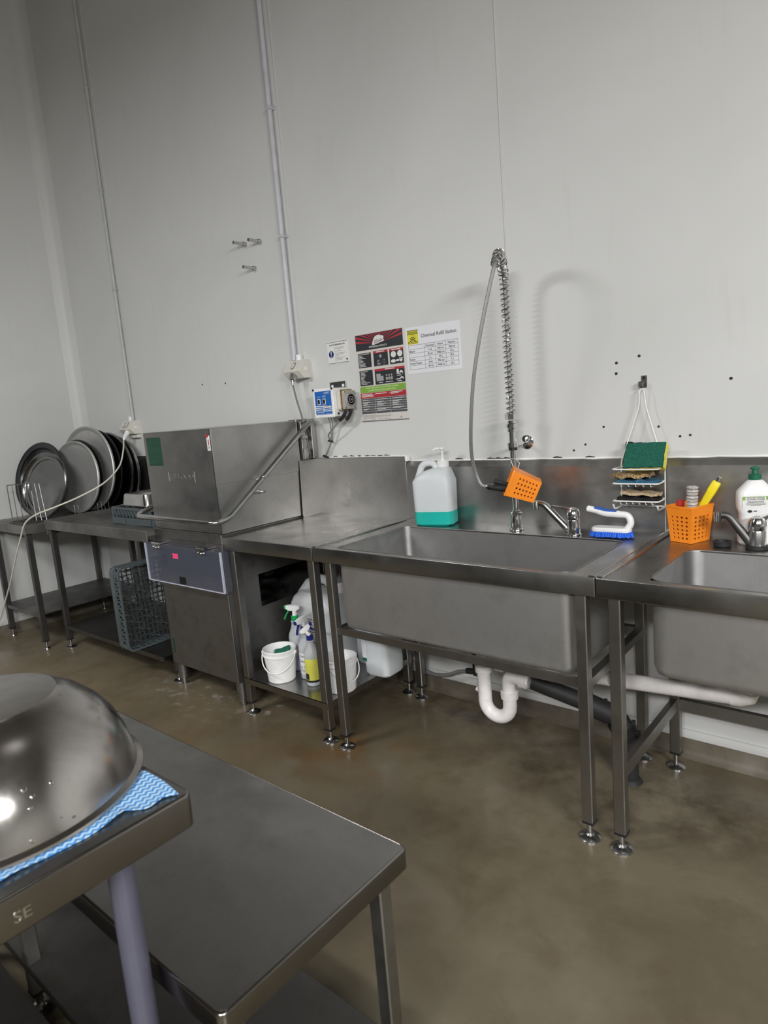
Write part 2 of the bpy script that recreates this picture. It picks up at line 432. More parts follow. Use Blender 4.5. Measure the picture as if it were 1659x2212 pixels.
# ---- plain bench beside the dishwasher
BX0, BX1 = -1.742, -1.118
wbench = thing('work_bench', (-1.43, -.36, 0), 'plain stainless work bench with pails and bottles on its lower shelf', 'bench')
bench_top(wbench, BX0, BX1)
splash(wbench, BX0, BX1+.002, 1.211, False); bead(wbench, BX0+.05, BX1+.002, 1.212)
B().prism([(YB, ZT), (-.165, ZT), (-.150, 1.209), (YB, 1.209)], lambda a, c: (BX0-.002, a, c), lambda a, c: (BX0+.002, a, c)).build('end_splash', 'steel', wbench)
B().box(BX0-.004, BX0+.006, -.165, YB, ZT+.0005, ZT+.004, .001, 1).build('weld_strip', 'chrome_dull', wbench)
for x, y in ((-1.690, -.68), (-1.143, -.68), (-1.69, -.10), (-1.143, -.10)): leg(wbench, x, y, ZT-.005)
sh = B().box(-1.708, -1.125, -.70, -.08, .188, .190).box(-1.708, -1.125, -.70, -.697, .160, .190).box(-1.128, -1.125, -.697, -.08, .160, .188).box(-1.708, -1.705, -.697, -.08, .160, .188).box(-1.708, -1.125, -.083, -.08, .16, .188)
sh.build('shelf', 'steel_x', wbench)
for k in range(5):
    x = -1.62+.055*k+random.uniform(-.01, .02); b = B(); q = random.uniform(.012, .034); b.tube([(x, -.006, 1.2158), (x+q*.4, -.0065, 1.2165+random.uniform(0, .003)), (x+q, -.0065, 1.217), (x+q+.014, -.006, 1.2158)], [.0008, random.uniform(.0015, .0036), random.uniform(.001, .003), .0008], 6); b.build('sealant_stain', 'grime', wbench)
for k in range(4):
    x = -1.40+.045*k; b = B(); q = random.uniform(.010, .03); b.tube([(x, -.006, 1.2158), (x+q*.4, -.0065, 1.2165+random.uniform(0, .003)), (x+q, -.0065, 1.217), (x+q+.012, -.006, 1.2158)], [.0008, random.uniform(.0015, .0034), random.uniform(.001, .003), .0008], 6); b.build('sealant_stain', 'grime', wbench)

# ---- sink benches
def basin(parent, x0, x1, y0, y1, zb, r, name='basin'):
    cx, cy = (x0+x1)/2, (y0+y1)/2
    def ring(z, o, rr): return [(x, y, z) for x, y in rrect(x1-x0+2*o, y1-y0+2*o, rr+o, 6, cx, cy)]
    q = .03
    inner = [ring(zb+.003, -.05, r), ring(zb+.006, -.02, r), ring(zb+.015, -.006, r), ring(zb+q, 0, r), ring(ZT-.004, .002, r), ring(ZT+.0015, .004, r), ring(ZT+.0015, .0075, r), ring(ZT-.001, .0075, r)]
    outer = [ring(ZT-.005, .0075, r), ring(ZT-.02, .006, r), ring(zb+q, .004, r), ring(zb+.010, -.003, r), ring(zb, -.02, r), ring(zb-.001, -.05, r)]
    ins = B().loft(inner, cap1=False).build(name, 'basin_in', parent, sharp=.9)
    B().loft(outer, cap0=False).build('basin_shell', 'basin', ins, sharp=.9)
    return ins
SX0, SX1 = -1.114, .113
sink1 = thing('sink_bench', (-.5, -.36, 0), 'long stainless sink bench with deep wide basin under the spray tap', 'sink')
bench_top(sink1, SX0, SX1, hole=(-1.0, .02, -.672, -.20), rim_l=True, rim_r=True)
basin(sink1, -1.0, .02, -.672, -.20, .548, .035)
splash(sink1, SX0, SX1, 1.187); bead(sink1, SX0+.02, SX1+.0, 1.189)
B().box(SX0-.001, SX0+.014, YB-.008, -.001, 1.187, 1.214, .003, 1).build('sealant_lump', 'sealant', sink1)
for x in (-.83, -.66, -.62, -.58, -.55, -.34, -.2, -.02):
    B().tube([(x, -.006, 1.193), (x+.015, -.007, 1.196), (x+.04, -.006, 1.193)], [.0015, .0032, .0015], 6).build('sealant_stain', 'grime', sink1)
for x, y in ((-1.041, -.68), (.060, -.68), (-1.05, -.115), (.043, -.107)): leg(sink1, x, y, ZT-.005, .036)
rl = B().rod((-1.03, -.681, .540), (.05, -.681, .540), .012, .03).rod((-1.04, -.11, .530), (.04, -.11, .530), .03, .03)
rl.rod((-1.041, -.66, .530), (-1.041, -.12, .530), .028, .03).rod((.055, -.66, .530), (.045, -.12, .530), .028, .03)
rl.build('rail', 'leg', sink1)
B().lathe([(.0, .549), (.045, .549), (.05, .553), (.03, .556), (0, .556)], 24, Matrix.Translation((-.51, -.40, 0))).build('drain', 'chrome_dull', sink1)

TX0, TX1 = .116, 1.30
sink2 = thing('sink_bench', (.7, -.36, 0), 'right-hand stainless sink bench with rounded basin, cut off by the photo edge', 'sink')
bench_top(sink2, TX0, TX1, hole=(.262, 1.15, -.668, -.262), rim_l=True, rim_r=True)
basin(sink2, .262, 1.15, -.668, -.262, .60, .05)
splash(sink2, TX0, TX1, 1.187); bead(sink2, TX0, TX1, 1.189)
B().box(TX0-.0028, TX0-.0002, YB-.002, YB+.003, ZT, 1.16).build('sealant_joint', 'sealant', sink2)
B().box(TX0-.002, TX0+.003, YFR, YB, ZT+.0015, ZT+.004, .001, 1).build('joint_strip', 'chrome', sink2)
for x, y in ((.166, -.68), (.168, -.108), (1.24, -.68), (1.24, -.108)): leg(sink2, x, y, ZT-.005, .037)
rl = B().rod((.166, -.66, .262), (.168, -.13, .262), .022, .045).rod((1.24, -.66, .262), (1.24, -.13, .262), .022, .045).rod((.168, -.108, .262), (1.24, -.108, .262), .022, .045)
rl.build('rail', 'leg', sink2)
B().lathe([(.0, .6045), (.045, .6045), (.05, .607), (.03, .610), (0, .610)], 24, Matrix.Translation((.47, -.42, 0))).build('drain', 'chrome_dull', sink2)

# ---- dishwasher landing table on the left
dish = thing('dish_table', (-3.0, -.38, 0), 'stainless landing table with raised edges left of the dishwasher', 'table')
DX0, DX1 = -3.66, -2.372
b = B().box(DX0, DX1, -.735, -.03, .872, .876)
b.box(DX0, DX1, -.742, -.735, .838, .901, .002, 1).box(DX0, DX0+.008, -.735, -.03, .80, .901, .002, 1).box(DX0, DX1, -.035, -.028, .838, .93, .002, 1)
b.box(DX0, DX1, -.735, -.70, .838, .842)
b.build('worktop', 'steel_dirty', dish)
for x, y in ((-3.64, -.705), (-2.400, -.645), (-3.63, -.10), (-2.44, -.09)): leg(dish, x, y, .872, .036, mat='steel_dark')
B().box(-3.64, -2.41, -.72, -.08, .163, .166).box(-3.64, -2.41, -.722, -.718, .138, .166).build('shelf', 'steel_dark', dish)

corner = thing('corner_bench', (-4.05, -.42, 0), 'dark low bench in the room corner, carrying the racked pan lids', 'bench')
b = B().box(XL+.004, -3.735, -.836, -.03, .862, .866).box(XL+.004, -3.735, -.840, -.836, .812, .868, .0015, 1).box(-3.739, -3.735, -.836, -.03, .812, .862)
b.box(XL+.004, -3.735, -.836, -.80, .812, .815)
b.build('worktop', 'steel_dirty', corner)
for x, y in ((-3.765, -.815), (-4.345, -.815), (-3.76, -.1), (-4.355, -.1)): leg(corner, x, y, .862, .036, mat='steel_dark', disc=.022)
B().box(-4.38, -3.755, -.825, -.05, .245, .248).box(-4.38, -3.755, -.828, -.824, .222, .248).build('shelf', 'steel_dark', corner)

# ================================================================== dishwasher
dw = thing('dishwasher', (-2.06, -.4, 0), 'stainless pass-through dishwasher with lift-up hood and bent tube handle', 'dishwasher')
HX0, HX1, HY0, HY1 = -2.352, -1.752, -.692, -.142
body = B()
body.box(-2.362, -1.772, -.69, -.684, .135, .86, .003, 1)                 # front panel
body.box(-2.362, -2.356, -.684, -.12, .135, .86); body.box(-2.356, -1.772, -.126, -.12, .135, .86); body.box(-2.356, -1.772, -.684, -.12, .135, .14)
body.box(-1.778, -1.772, -.684, -.49, .14, .86); body.box(-1.778, -1.772, -.49, -.126, .66, .86); body.box(-1.778, -1.772, -.49, -.126, .14, .487); body.box(-1.778, -1.772, -.15, -.126, .487, .66)
body.build('body', 'steel_dirty', dw)
B().box(-2.37, -1.764, -.694, -.12, .858, .912, .004, 1).build('tray_deck', 'steel_dirty', dw)
m = B().cyl((-2.0, -.33, .20), (-2.0, -.33, .46), .08, n=20).box(-2.3, -1.86, -.46, -.16, .142, .20).tube([(-1.9, -.25, .5), (-1.84, -.33, .58), (-1.83, -.43, .60)], .012).box(-1.86, -1.83, -.40, -.34, .62, .655)
m.build('pump_motor', 'gap', dw)
for x, y in ((-2.335, -.655), (-1.80, -.655), (-2.335, -.16), (-1.80, -.16)):
    l = B().cyl((x, y, .045), (x, y, .136), .026, n=18).build('leg', 'steel_dirty', dw)
    B().cyl((x, y, 0), (x, y, .046), .015, .019, n=14).build('foot', 'chrome_dull', l)
hd = B()
hd.box(HX0, HX1, HY0, HY0+.004, .914, 1.425, .0015, 1).box(HX0, HX0+.004, HY0+.004, HY1, .914, 1.425).box(HX0, HX1, HY1-.004, HY1, .914, 1.425)
hd.box(HX1-.004, HX1, HY0+.004, HY1-.004, .914, 1.16).box(HX1-.0045, HX1+.0025, HY0+.002, HY1, 1.155, 1.425, .001, 1)
hd.box(HX0, HX1, HY0, HY1, 1.421, 1.427, .002, 1)
hood = hd.build('hood', 'steel', dw)
B().rod((HX1, HY0, .914), (HX1, HY0, 1.426), .007).build('edge_trim', 'chrome_dull', hood)
# pressed name plate on the hood front, the letters hardly legible
e = B(); yy = HY0-.0012
for z in (1.168, 1.222): e.rod((-2.155, yy, z), (-1.925, yy, z-.002), .003)
for x in (-2.155, -1.925): e.rod((x, yy, 1.168), (x, yy, 1.221), .003)
e.text('ESWOOD', .048, WALLM(-2.04, 1.178, HY0-.0002), depth=.0006, sx=1.02)
e.build('name_plate', 'steel', hood)
st = B().box(-2.325, -2.193, HY0-.001, HY0, 1.252, 1.400).build('instruction_label', 'label_green', hood); st['label'] = 'dark green label'
b = B()
for k, w in enumerate((.11, .10, .05, .06, .10, .09, .04, .10, .08, .10, .06)):
    z = 1.388-.0125*k; b.box(-2.318, -2.318+w, HY0-.0014, HY0-.001, z, z+.0018)
b.build('fine_print', plain('faded_green_print', (.03, .11, .07), .5), st)
st = B().box(-1.786, -1.757, HY0-.001, HY0, 1.322, 1.385, .0003, 1).prism([(-1.786, 1.385), (-1.760, 1.385), (-1.757, 1.397), (-1.770, 1.392)], lambda a, c: (a, HY0-.001, c), lambda a, c: (a, HY0, c)).build('hot_label', 'sign_white', hood); st['label'] = 'red and white hot warning label'
b = B().box(-1.776, -1.769, HY0-.0016, HY0-.001, 1.350, 1.376).prism([(-1.792, 1.388), (-1.776, 1.383), (-1.768, 1.398), (-1.782, 1.403)], lambda a, c: (a, HY0-.0018, c), lambda a, c: (a, HY0-.001, c))
b.build('red_mark', 'ink_red', st)
b = B()
for z in (1.342, 1.335, 1.329): b.box(-1.780, -1.764, HY0-.0016, HY0-.001, z, z+.0026)
b.build('print', 'ink_grey', st)
# lifting handle: one bent tube around the hood
hx0, hx1, hy = -2.41, -1.695, -.775
hp = fillet([(hx0, -.10, 1.40), (hx0, -.62, 1.03), (hx0, hy, .992), (hx1, hy, .985), (hx1, -.69, .99), (hx1, -.135, 1.385), (hx1-.01, -.07, 1.425), (hx1-.07, -.07, 1.40)], .085, 7)
h = B().tube(hp, .0135, 14).build('handle', 'chrome_dull', dw)
b = B().cyl((HX1, -.455, 1.09), (hx1+.004, -.455, 1.09), .008).sph((HX1+.02, -.455, 1.09), .013).cyl((HX1, -.44, 1.148), (hx1+.01, -.44, 1.172), .006).sph((hx1+.012, -.455, 1.165), .008)
b.cyl((HX0, -.455, 1.09), (hx0+.004, -.455, 1.14), .008)
b.build('handle_stay', 'chrome', h)
rc = B().box(-1.82, -1.758, -.135, -.05, .91, 1.432, .003, 1).box(-1.752, -1.735, -.125, -.10, 1.214, 1.42, .002, 1).box(-1.752, -1.722, -.06, -.03, 1.215, 1.43, .002, 1)
rc.build('rear_column', 'steel', dw)
B().box(-1.742, -1.724, -.124, -.09, 1.215, 1.275, .002, 1).build('spring_box', 'chrome_dull', dw)
B().box(-1.742, -1.715, -.128, -.095, 1.325, 1.345, .003, 1).build('pivot_bracket', 'chrome_dull', dw)
# clear splash cover over the controls
cx0, cx1, cy, cz0, cz1 = -2.396, -1.719, -.742, .632, .837
cv = B().box(cx0, cx1, cy, cy+.004, cz0, cz1, .001, 1).box(cx0, cx0+.005, cy+.004, -.695, cz0, cz1).box(cx1-.005, cx1, cy+.004, -.695, cz0, cz1).box(cx0, cx1, cy+.004, -.695, cz1-.004, cz1)
cov = cv.build('control_cover', 'cover', dw); cov['label'] = 'hazy clear control cover'
b = B()
for x in (cx0, cx1): b.rod((x, cy, cz0), (x, cy, cz1), .009)
b.rod((cx0, cy, cz0), (cx1, cy, cz0), .005)
b.build('bright_edge', 'cover_edge', cov)
for x in (-2.28, -1.87):
    hg = B().box(x-.035, x+.035, cy-.006, cy, .815, .838, .002, 1).cyl((x-.035, cy-.006, .842), (x+.035, cy-.006, .842), .006).box(x-.035, x+.035, cy, -.69, .84, .846)
    for q in (-.024, 0, .024): hg.sph((x+q, cy-.007, .824-.004*(q == 0)), .0055)
    hg.build('hinge', 'chrome', cov)
b = B().box(-2.10, -2.045, cy-.002, cy-.0005, .640, .678)
b.build('latch', 'gap', cov)
cp = B().box(-2.36, -1.775, -.700, -.690, .690, .800, .002, 1).build('control_panel', plain('dark_control_panel', (.035, .04, .05), .35), dw)
b = B()
for x in (-2.205, -2.188, -2.171):
    for z0 in (.757, .772):
        b.box(x, x+.010, -.7015, -.700, z0, z0+.011)
dsp = b.build('display', 'display_red', cp); dsp['label'] = 'glowing red digits'
B().cyl((-2.29, -.700, .745), (-2.29, -.722, .745), .026, .022, n=20).build('dial', 'black', cp)
B().box(-2.34, -2.327, -.692, -.690, .20, .285).build('green_sticker', 'label_green', dw)
# ================================================================== services on the wall
def conduit(x, z0, z1, r, saddles, mat, label):
    c = thing('cable_conduit', (x, -.014, z0), label, 'conduit')
    B().cyl((x, -r-.004, z0), (x, -r-.004, z1-.001), r, n=14).build('pipe', mat, c)
    for z in saddles:
        B().box(x-r*2.2, x+r*2.2, -.004, 0, z-.009, z+.009, .001, 1).tube([(x-r-.001, -.004, z), (x-r, -r*2-.002, z), (x, -r*2-.006, z), (x+r, -r*2-.002, z), (x+r+.001, -.004, z)], .004, 6).box(x-r-.004, x+r+.006, -r*2-.008, -.004, z-.008, z+.008, .003, 1).build('saddle', mat, c)
    return c
conduit(-1.842, 1.755, ZC, .014, (3.04, 2.405), 'conduit', 'grey-white conduit running up the wall above the single power outlet')
conduit(-3.632, 1.515, ZC, .011, (3.765, 3.11, 2.442), 'conduit_wall', 'wall-coloured conduit running up the wall near the room corner')

def outlet(x0, x1, z0, h, d, switches, label):
    o = thing('power_outlet', ((x0+x1)/2, -.03, z0), label, 'power outlet')
    pf = [(0, 0), (0, h), (-d*.5, h), (-d, h*.38), (-d*.62, 0)]
    B().prism(pf, lambda a, c: (x0, a, z0+c), lambda a, c: (x1, a, z0+c)).build('housing', 'cream', o, sharp=.3)
    n = V(0, -h*.62, d*.5).normalized(); n = V(0, -(h*.62), (d*.5)).normalized()
    c0 = V(0, -d*.75, z0+h*.69)
    for k in range(switches):
        xx = (x0+x1)/2+(k-(switches-1)/2)*.042-(.0 if switches == 1 else .012)
        M = Matrix.Translation((xx, c0.y, c0.z)) @ n.to_track_quat('Z', 'Y').to_matrix().to_4x4()
        s = B().loft([[(a, b, -.002) for a, b in rrect(.026, .046, .012, 4)], [(a, b, .002) for a, b in rrect(.026, .046, .012, 4)]], M=M).build('switch_surround', 'ink_grey', o)
        B().box(-.008, .008, -.016, .016, .001, .005, .002, 1, M).build('switch_rocker', 'cream', s)
    B().cyl((x1-.0005, -d*.45, z0+h*.5), (x1+.001, -d*.45, z0+h*.5), .011, n=18).build('knockout', 'white', o)
    B().cyl(((x0+x1)/2, -.0195, z0+h), ((x0+x1)/2, -.0195, z0+h+.03), .018, .017, n=16).build('conduit_collar', 'white', o)
    return o
o1 = outlet(-1.868, -1.74, 1.652, .098, .09, 1, 'cream single power outlet on the wall above the dishwasher hood corner')
o2 = outlet(-3.735, -3.578, 1.415, .098, .08, 2, 'cream double power outlet behind the left end of the dishwasher')
B().box(-3.70, -3.575, -.03, 0, 1.385, 1.41, .003, 1).build('mounting_rail', 'cream', o2)
# grey machine flex with its plug
pc = thing('machine_power_cord', (-1.80, -.085, 1.40), 'grey flex with plug dropping from the single outlet behind the hood', 'power cord')
B().cyl((-1.802, -.072, 1.672), (-1.80, -.088, 1.642), .021, .017, n=16).cyl((-1.80, -.088, 1.642), (-1.799, -.09, 1.618), .008, .007, n=12).build('plug', 'chrome_dull', pc)
B().tube(smooth_path([(-1.799, -.09, 1.62), (-1.780, -.092, 1.54), (-1.755, -.090, 1.450), (-1.746, -.088, 1.40), (-1.738, -.082, 1.33), (-1.7345, -.075, 1.24)]), .005).build('flex', 'cord_grey', pc)
# white flex drooping across the landing table
wc = thing('white_extension_flex', (-3.63, -.09, .9), 'white flex drooping from the double outlet across the plates to the floor', 'power cord')
B().cyl((-3.648, -.062, 1.432), (-3.640, -.10, 1.392), .020, .013, n=16).cyl((-3.64, -.10, 1.392), (-3.636, -.11, 1.376), .013, .006, n=12).build('plug', 'white', wc)
B().tube(smooth_path([(-3.638, -.108, 1.378), (-3.50, -.20, 1.30), (-3.38, -.31, 1.205), (-3.30, -.47, 1.118), (-3.345, -.62, 1.05), (-3.46, -.74, .995), (-3.57, -.82, .955), (-3.66, -.86, .90), (-3.74, -.872, .80), (-3.86, -.875, .67), (-4.02, -.88, .48), (-4.2, -.89, .28), (-4.34, -.90, .13), (-4.37, -.97, .018), (-4.345, -1.2, .018)], 8), .0052, 8).build('flex', 'cord_white', wc)

# ---- studs
for i, (x, z, lb) in enumerate(((-2.174, 2.438, 'steel stud bolt in the wall, upper left of the three'), (-2.044, 2.425, 'steel stud bolt in the wall, upper right of the three'), (-2.112, 2.295, 'steel stud bolt in the wall, lowest of the three'))):
    o = thing('stud_bolt', (x, 0, z), lb, 'bolt', 'stud bolts left in the wall')
    B().cyl((x, 0, z), (x, -.016, z), .0155, .0135, n=6).cyl((x, -.016, z), (x, -.02, z), .012, n=12).build('nut', 'chrome_dull', o)
    B().cyl((x, -.018, z), (x, -.085, z), .009, n=12).build('shank', 'chrome_dull', o)

# ---- chemical dosing unit
ds = thing('chemical_doser', (-1.54, -.02, 1.43), 'white dosing unit with blue panel and peristaltic pump on its side', 'dosing unit')
bk = B().box(-1.602, -1.486, -.006, -.001, 1.44, 1.612, .001, 1).build('mounting_plate', 'chrome_dull', ds)
b = B()
for x in (-1.583, -1.505): b.cyl((x, -.0065, 1.590), (x, -.008, 1.590), .008, n=14)
b.build('plate_hole', 'white', bk)
hs = B().box(-1.615, -1.474, -.118, -.012, 1.432, 1.578, .006, 2).build('housing', 'white', ds)
B().box(-1.617, -1.472, -.124, -.118, 1.430, 1.580, .003, 1).build('lid', 'white', hs)
b = B()
for x in (-1.612, -1.477): b.cyl((x, -.1245, 1.575), (x, -.127, 1.575), .006, n=10)
b.cyl((-1.471, -.095, 1.447), (-1.469, -.095, 1.447), .006, n=10)
b.build('screw', 'gap', hs)
pn = B().box(-1.603, -1.486, -.1255, -.124, 1.447, 1.566, .0004, 1).build('front_panel', 'doser_blue', ds); pn['label'] = 'blue front panel'
b = B()
for x in (-1.574, -1.536): b.box(x-.011, x+.011, -.1275, -.1255, 1.498, 1.528, .001, 1)
b.build('button_frame', 'cream', pn)
b = B()
for x in (-1.574, -1.536): b.box(x-.0075, x+.0075, -.129, -.1275, 1.502, 1.524, .001, 1)
b.build('button', 'gap', pn)
b = B(); yy = -.1265
for k, z in enumerate((1.490, 1.481, 1.472)):
    x1 = (-1.502, -1.545, -1.555)[k]
    b.box(-1.603, x1, yy, -.1255, z-.0022, z+.0022)
for k in range(3): b.prism([(-1.502-.05*(k > 0), 1.4922-.009*k), (-1.486 if k == 0 else -1.535, 1.4842-.009*k), (-1.486, 1.4842-.009*k), (-1.486, 1.4798-.009*k), (-1.54, 1.4798-.009*k), (-1.552, 1.4878-.009*k)], lambda a, c: (a, yy, c), lambda a, c: (a, -.1255, c))
b.text('Chemspec', .013, WALLM(-1.596, 1.4575, -.1258), 'LEFT')
b.box(-1.596, -1.54, yy, -.1255, 1.450, 1.4512).box(-1.53, -1.49, yy, -.1255, 1.450, 1.4512)
for x0, x1, z0, z1 in ((-1.535, -1.495, 1.5605, 1.5615), (-1.535, -1.495, 1.5515, 1.5525), (-1.535, -1.534, 1.5515, 1.5615), (-1.496, -1.495, 1.5515, 1.5615), (-1.525, -1.505, 1.555, 1.558), (-1.585, -1.563, 1.537, 1.5385), (-1.548, -1.523, 1.541, 1.5425), (-1.548, -1.523, 1.536, 1.5375)): b.box(x0, x1, yy, -.1255, z0, z1)
b.build('panel_print', 'ink_white', pn)
pp = B().box(-1.474, -1.437, -.104, -.022, 1.462, 1.562, .012, 3).build('pump_block', 'cream', ds)
B().box(-1.4385, -1.4355, -.108, -.018, 1.458, 1.566, .001, 1).build('pump_gasket', 'copper', pp)
B().box(-1.437, -1.414, -.102, -.022, 1.464, 1.560, .008, 2).cyl((-1.414, -.062, 1.512), (-1.407, -.062, 1.512), .034, .031, n=24).build('pump_cover', 'pump_clear', pp)
b = B()
M = Matrix.Translation((-1.406, -.062, 1.512)) @ Matrix.Rotation(R(90), 4, 'Y')
b.lathe([(.031, 0), (.031, .002), (.026, .002), (.026, 0)], 28, M).lathe([(.018, 0), (.018, .002), (.013, .002), (.013, 0)], 28, M).lathe([(.006, 0), (.006, .004), (0, .004)], 14, M)
b.build('rotor_ring', 'ink_grey', pp)
b = B()
for y, z in ((-.095, 1.552), (-.030, 1.552), (-.095, 1.472), (-.030, 1.472)): b.cyl((-1.415, y, z), (-1.411, y, z), .006, n=10)
b.build('pump_screw', 'chrome', pp)
B().tube(smooth_path([(-1.43, -.085, 1.47), (-1.433, -.085, 1.448), (-1.455, -.085, 1.425), (-1.478, -.083, 1.412)]), .0095, 10).tube(smooth_path([(-1.43, -.045, 1.47), (-1.431, -.045, 1.45), (-1.445, -.05, 1.425), (-1.458, -.055, 1.41)]), .0095, 10).build('hose_sleeve', 'rubber', ds)
B().tube(smooth_path([(-1.476, -.083, 1.413), (-1.53, -.08, 1.375), (-1.59, -.065, 1.335), (-1.61, -.03, 1.30), (-1.652, -.024, 1.24), (-1.672, -.020, 1.221)]), .0038, 8).tube(smooth_path([(-1.575, -.07, 1.434), (-1.573, -.06, 1.40), (-1.592, -.04, 1.345), (-1.615, -.026, 1.30), (-1.655, -.018, 1.24), (-1.68, -.016, 1.221)]), .003, 8).tube(smooth_path([(-1.567, -.06, 1.434), (-1.566, -.05, 1.40), (-1.585, -.035, 1.345), (-1.607, -.022, 1.30)]), .003, 8).build('feed_tube', 'hose_grey', ds)
b = B()
for p, q in (((-1.628, -.03, 1.306), (-1.598, -.03, 1.300)), ((-1.678, -.03, 1.224), (-1.642, -.03, 1.214))): b.cyl(p, q, .006, n=10)
b.build('cable_tie', 'black', ds)

# ================================================================== notices
def flat(b, x0, x1, z0, z1, y): return b.box(x0, x1, y, y+.0006, z0, z1)
# small safety notice
sg = thing('safety_sign', (-1.525, 0, 1.70), 'small white notice with blue exclamation disc, left of the long poster', 'sign')
B().loft([[(-1.525+a, -.003, 1.762+c) for a, c in rrect(.152, .118, .006)], [(-1.525+a, 0, 1.762+c) for a, c in rrect(.152, .118, .006)]]).build('board', 'sign_white', sg)
b = B()
flat(b, -1.598, -1.452, 1.8145, 1.8165, -.0036); flat(b, -1.598, -1.452, 1.7075, 1.7095, -.0036)
b.text('STOP! USE DISHWASHER CARE', .0098, WALLM(-1.527, 1.7985, -.0034), sx=.83)
b.build('heading', 'ink', sg)
d = B().cyl((-1.573, -.003, 1.755), (-1.573, -.0036, 1.755), .0175, n=28).build('warning_disc', 'ink_blue', sg)
B().text('!', .042, WALLM(-1.573, 1.7405, -.0038), sx=1.5).build('exclamation_mark', 'ink_white', d)
b = B()
for z, x0, x1 in ((1.786, -1.549, -1.485), (1.780, -1.549, -1.479), (1.768, -1.549, -1.497), (1.757, -1.549, -1.470), (1.751, -1.535, -1.483), (1.744, -1.547, -1.52), (1.734, -1.547, -1.476), (1.728, -1.547, -1.49), (1.722, -1.547, -1.502)):
    flat(b, x0, x1, z, z+.0016, -.0035)
b.build('fine_print', 'ink_grey', sg)
B().cyl((-1.463, -.003, 1.722), (-1.463, -.0036, 1.722), .0055, n=12).build('maker_mark', 'label_green', sg)

# long poster on dosing and dishwashing
po = thing('instruction_poster', (-1.242, 0, 1.394), 'tall laminated dishwashing poster with black, red and green bands', 'poster')
PX0, PX1, PZ0, PZ1 = -1.396, -1.089, 1.396, 1.830
B().box(PX0, PX1, -.0022, 0, PZ0, PZ1).build('sheet', 'poster_paper', po)
y1 = -.0029
b = B(); flat(b, PX0, PX1-.002, 1.749, 1.827, y1)
hdr = b.build('header_band', 'ink_panel', po)
b = B()
for k in range(19):
    a = R(8+164*k/18); ca, sa = math.cos(a), math.sin(a)
    a2 = a+R(4.4); c = (-1.244, 1.776)
    def lim(a):
        dx, dz = math.cos(a), math.sin(a); t = min((.150/abs(dx)) if abs(dx) > 1e-5 else 9, (.050/dz) if dz > 1e-5 else 9); return (c[0]+dx*t, c[1]+dz*t)
    b.prism([(c[0]+.03*ca, c[1]+.03*sa), lim(a), lim(a2)], lambda p, q: (p, y1-.0004, q), lambda p, q: (p, y1, q))
b.build('sun_rays', 'ink_red', hdr)
b = B()
lg = [(-.040, -.016), (-.030, -.018), (.037, -.006), (.040, -.001), (.034, .004), (.038, .012), (.036, .020), (.026, .021), (.014, .026), (0, .027), (-.014, .024), (-.024, .017), (-.030, .008), (-.036, -.004)]
b.prism(lg, lambda p, q: (-1.246+p, y1-.0012, 1.787+q), lambda p, q: (-1.246+p, y1-.0004, 1.787+q))
b.text('PROFESSIONAL PRODUCTS', .0118, WALLM(-1.250, 1.7575, y1-.0002), sx=.80)
b.build('logo_patch', 'ink_white', hdr)
b = B().text('Alsan', .024, Matrix.Translation((-1.244, y1-.0014, 1.7815)) @ Matrix.Rotation(R(-8), 4, 'Y') @ Matrix.Rotation(R(90), 4, 'X'), sx=1.0)
b.build('logo_lettering', 'ink_grey', hdr)
b = B().prism([(-.026, -.0115), (.034, -.001), (.033, .001), (-.026, -.009)], lambda p, q: (-1.246+p, y1-.0016, 1.787+q), lambda p, q: (-1.246+p, y1-.0012, 1.787+q)); b.build('logo_stripe', 'ink_red', hdr)
b = B()
for r in ((-1.386, -1.300, 1.664, 1.736), (-1.284, -1.191, 1.664, 1.738), (-1.180, -1.094, 1.664, 1.738), (-1.386, -1.298, 1.574, 1.650), (-1.284, -1.094, 1.574, 1.650)): flat(b, *r, y1)
pb = b.build('black_boxes', 'ink_panel', po)
b = B()
for r in ((-1.284, -1.191, 1.727, 1.738), (-1.180, -1.094, 1.727, 1.738), (-1.284, -1.094, 1.639, 1.650)): flat(b, *r, y1-.0004)
b.build('red_title_bars', 'ink_red', pb)
b = B(); y2 = y1-.0009
for x0, x1, z in ((-1.265, -1.212, 1.7305), (-1.165, -1.11, 1.7305), (-1.215, -1.155, 1.643)): flat(b, x0, x1, z, z+.004, y2)
for k, w in enumerate((.072, .02, .03, .046, .02, .03, .028, .042, .04, .046)): flat(b, -1.382, -1.382+w, 1.729-.0066*k, 1.7315-.0066*k, y2)
for k, w in enumerate((.05, .03, .03, .035, .03, .022, .02, .022, .033, .06, .04)): flat(b, -1.378, -1.378+w, 1.643-.0062*k, 1.6453-.0062*k, y2)
for x0, x1, z in ((-1.262, -1.235, 1.581), (-1.216, -1.170, 1.581), (-1.142, -1.115, 1.606), (-1.142, -1.115, 1.5795)): flat(b, x0, x1, z, z+.003, y2)
b.build('lettering', 'ink_white', pb)
for x, z, rx, rz in ((-1.155, 1.710, .016, .015), (-1.115, 1.711, .016, .015), (-1.158, 1.678, .015, .008), (-1.131, 1.679, .011, .005), (-1.11, 1.680, .009, .009), (-1.115, 1.622, .010, .008), (-1.136, 1.628, .007, .011), (-1.113, 1.594, .011, .006)):
    b = B().loft([[(x+rx*math.cos(2*PI*i/16), yy_, z+rz*math.sin(2*PI*i/16)) for i in range(16)] for yy_ in (y2, y1)])
    if z == 1.680: flat(b, -1.121, -1.099, 1.686, 1.690, y2)
    if z == 1.622: flat(b, -1.143, -1.105, 1.614, 1.619, y2)
    if z == 1.594: flat(b, -1.148, -1.102, 1.588, 1.592, y2)
    b.build('picture', 'ink_white', pb)
b = B()
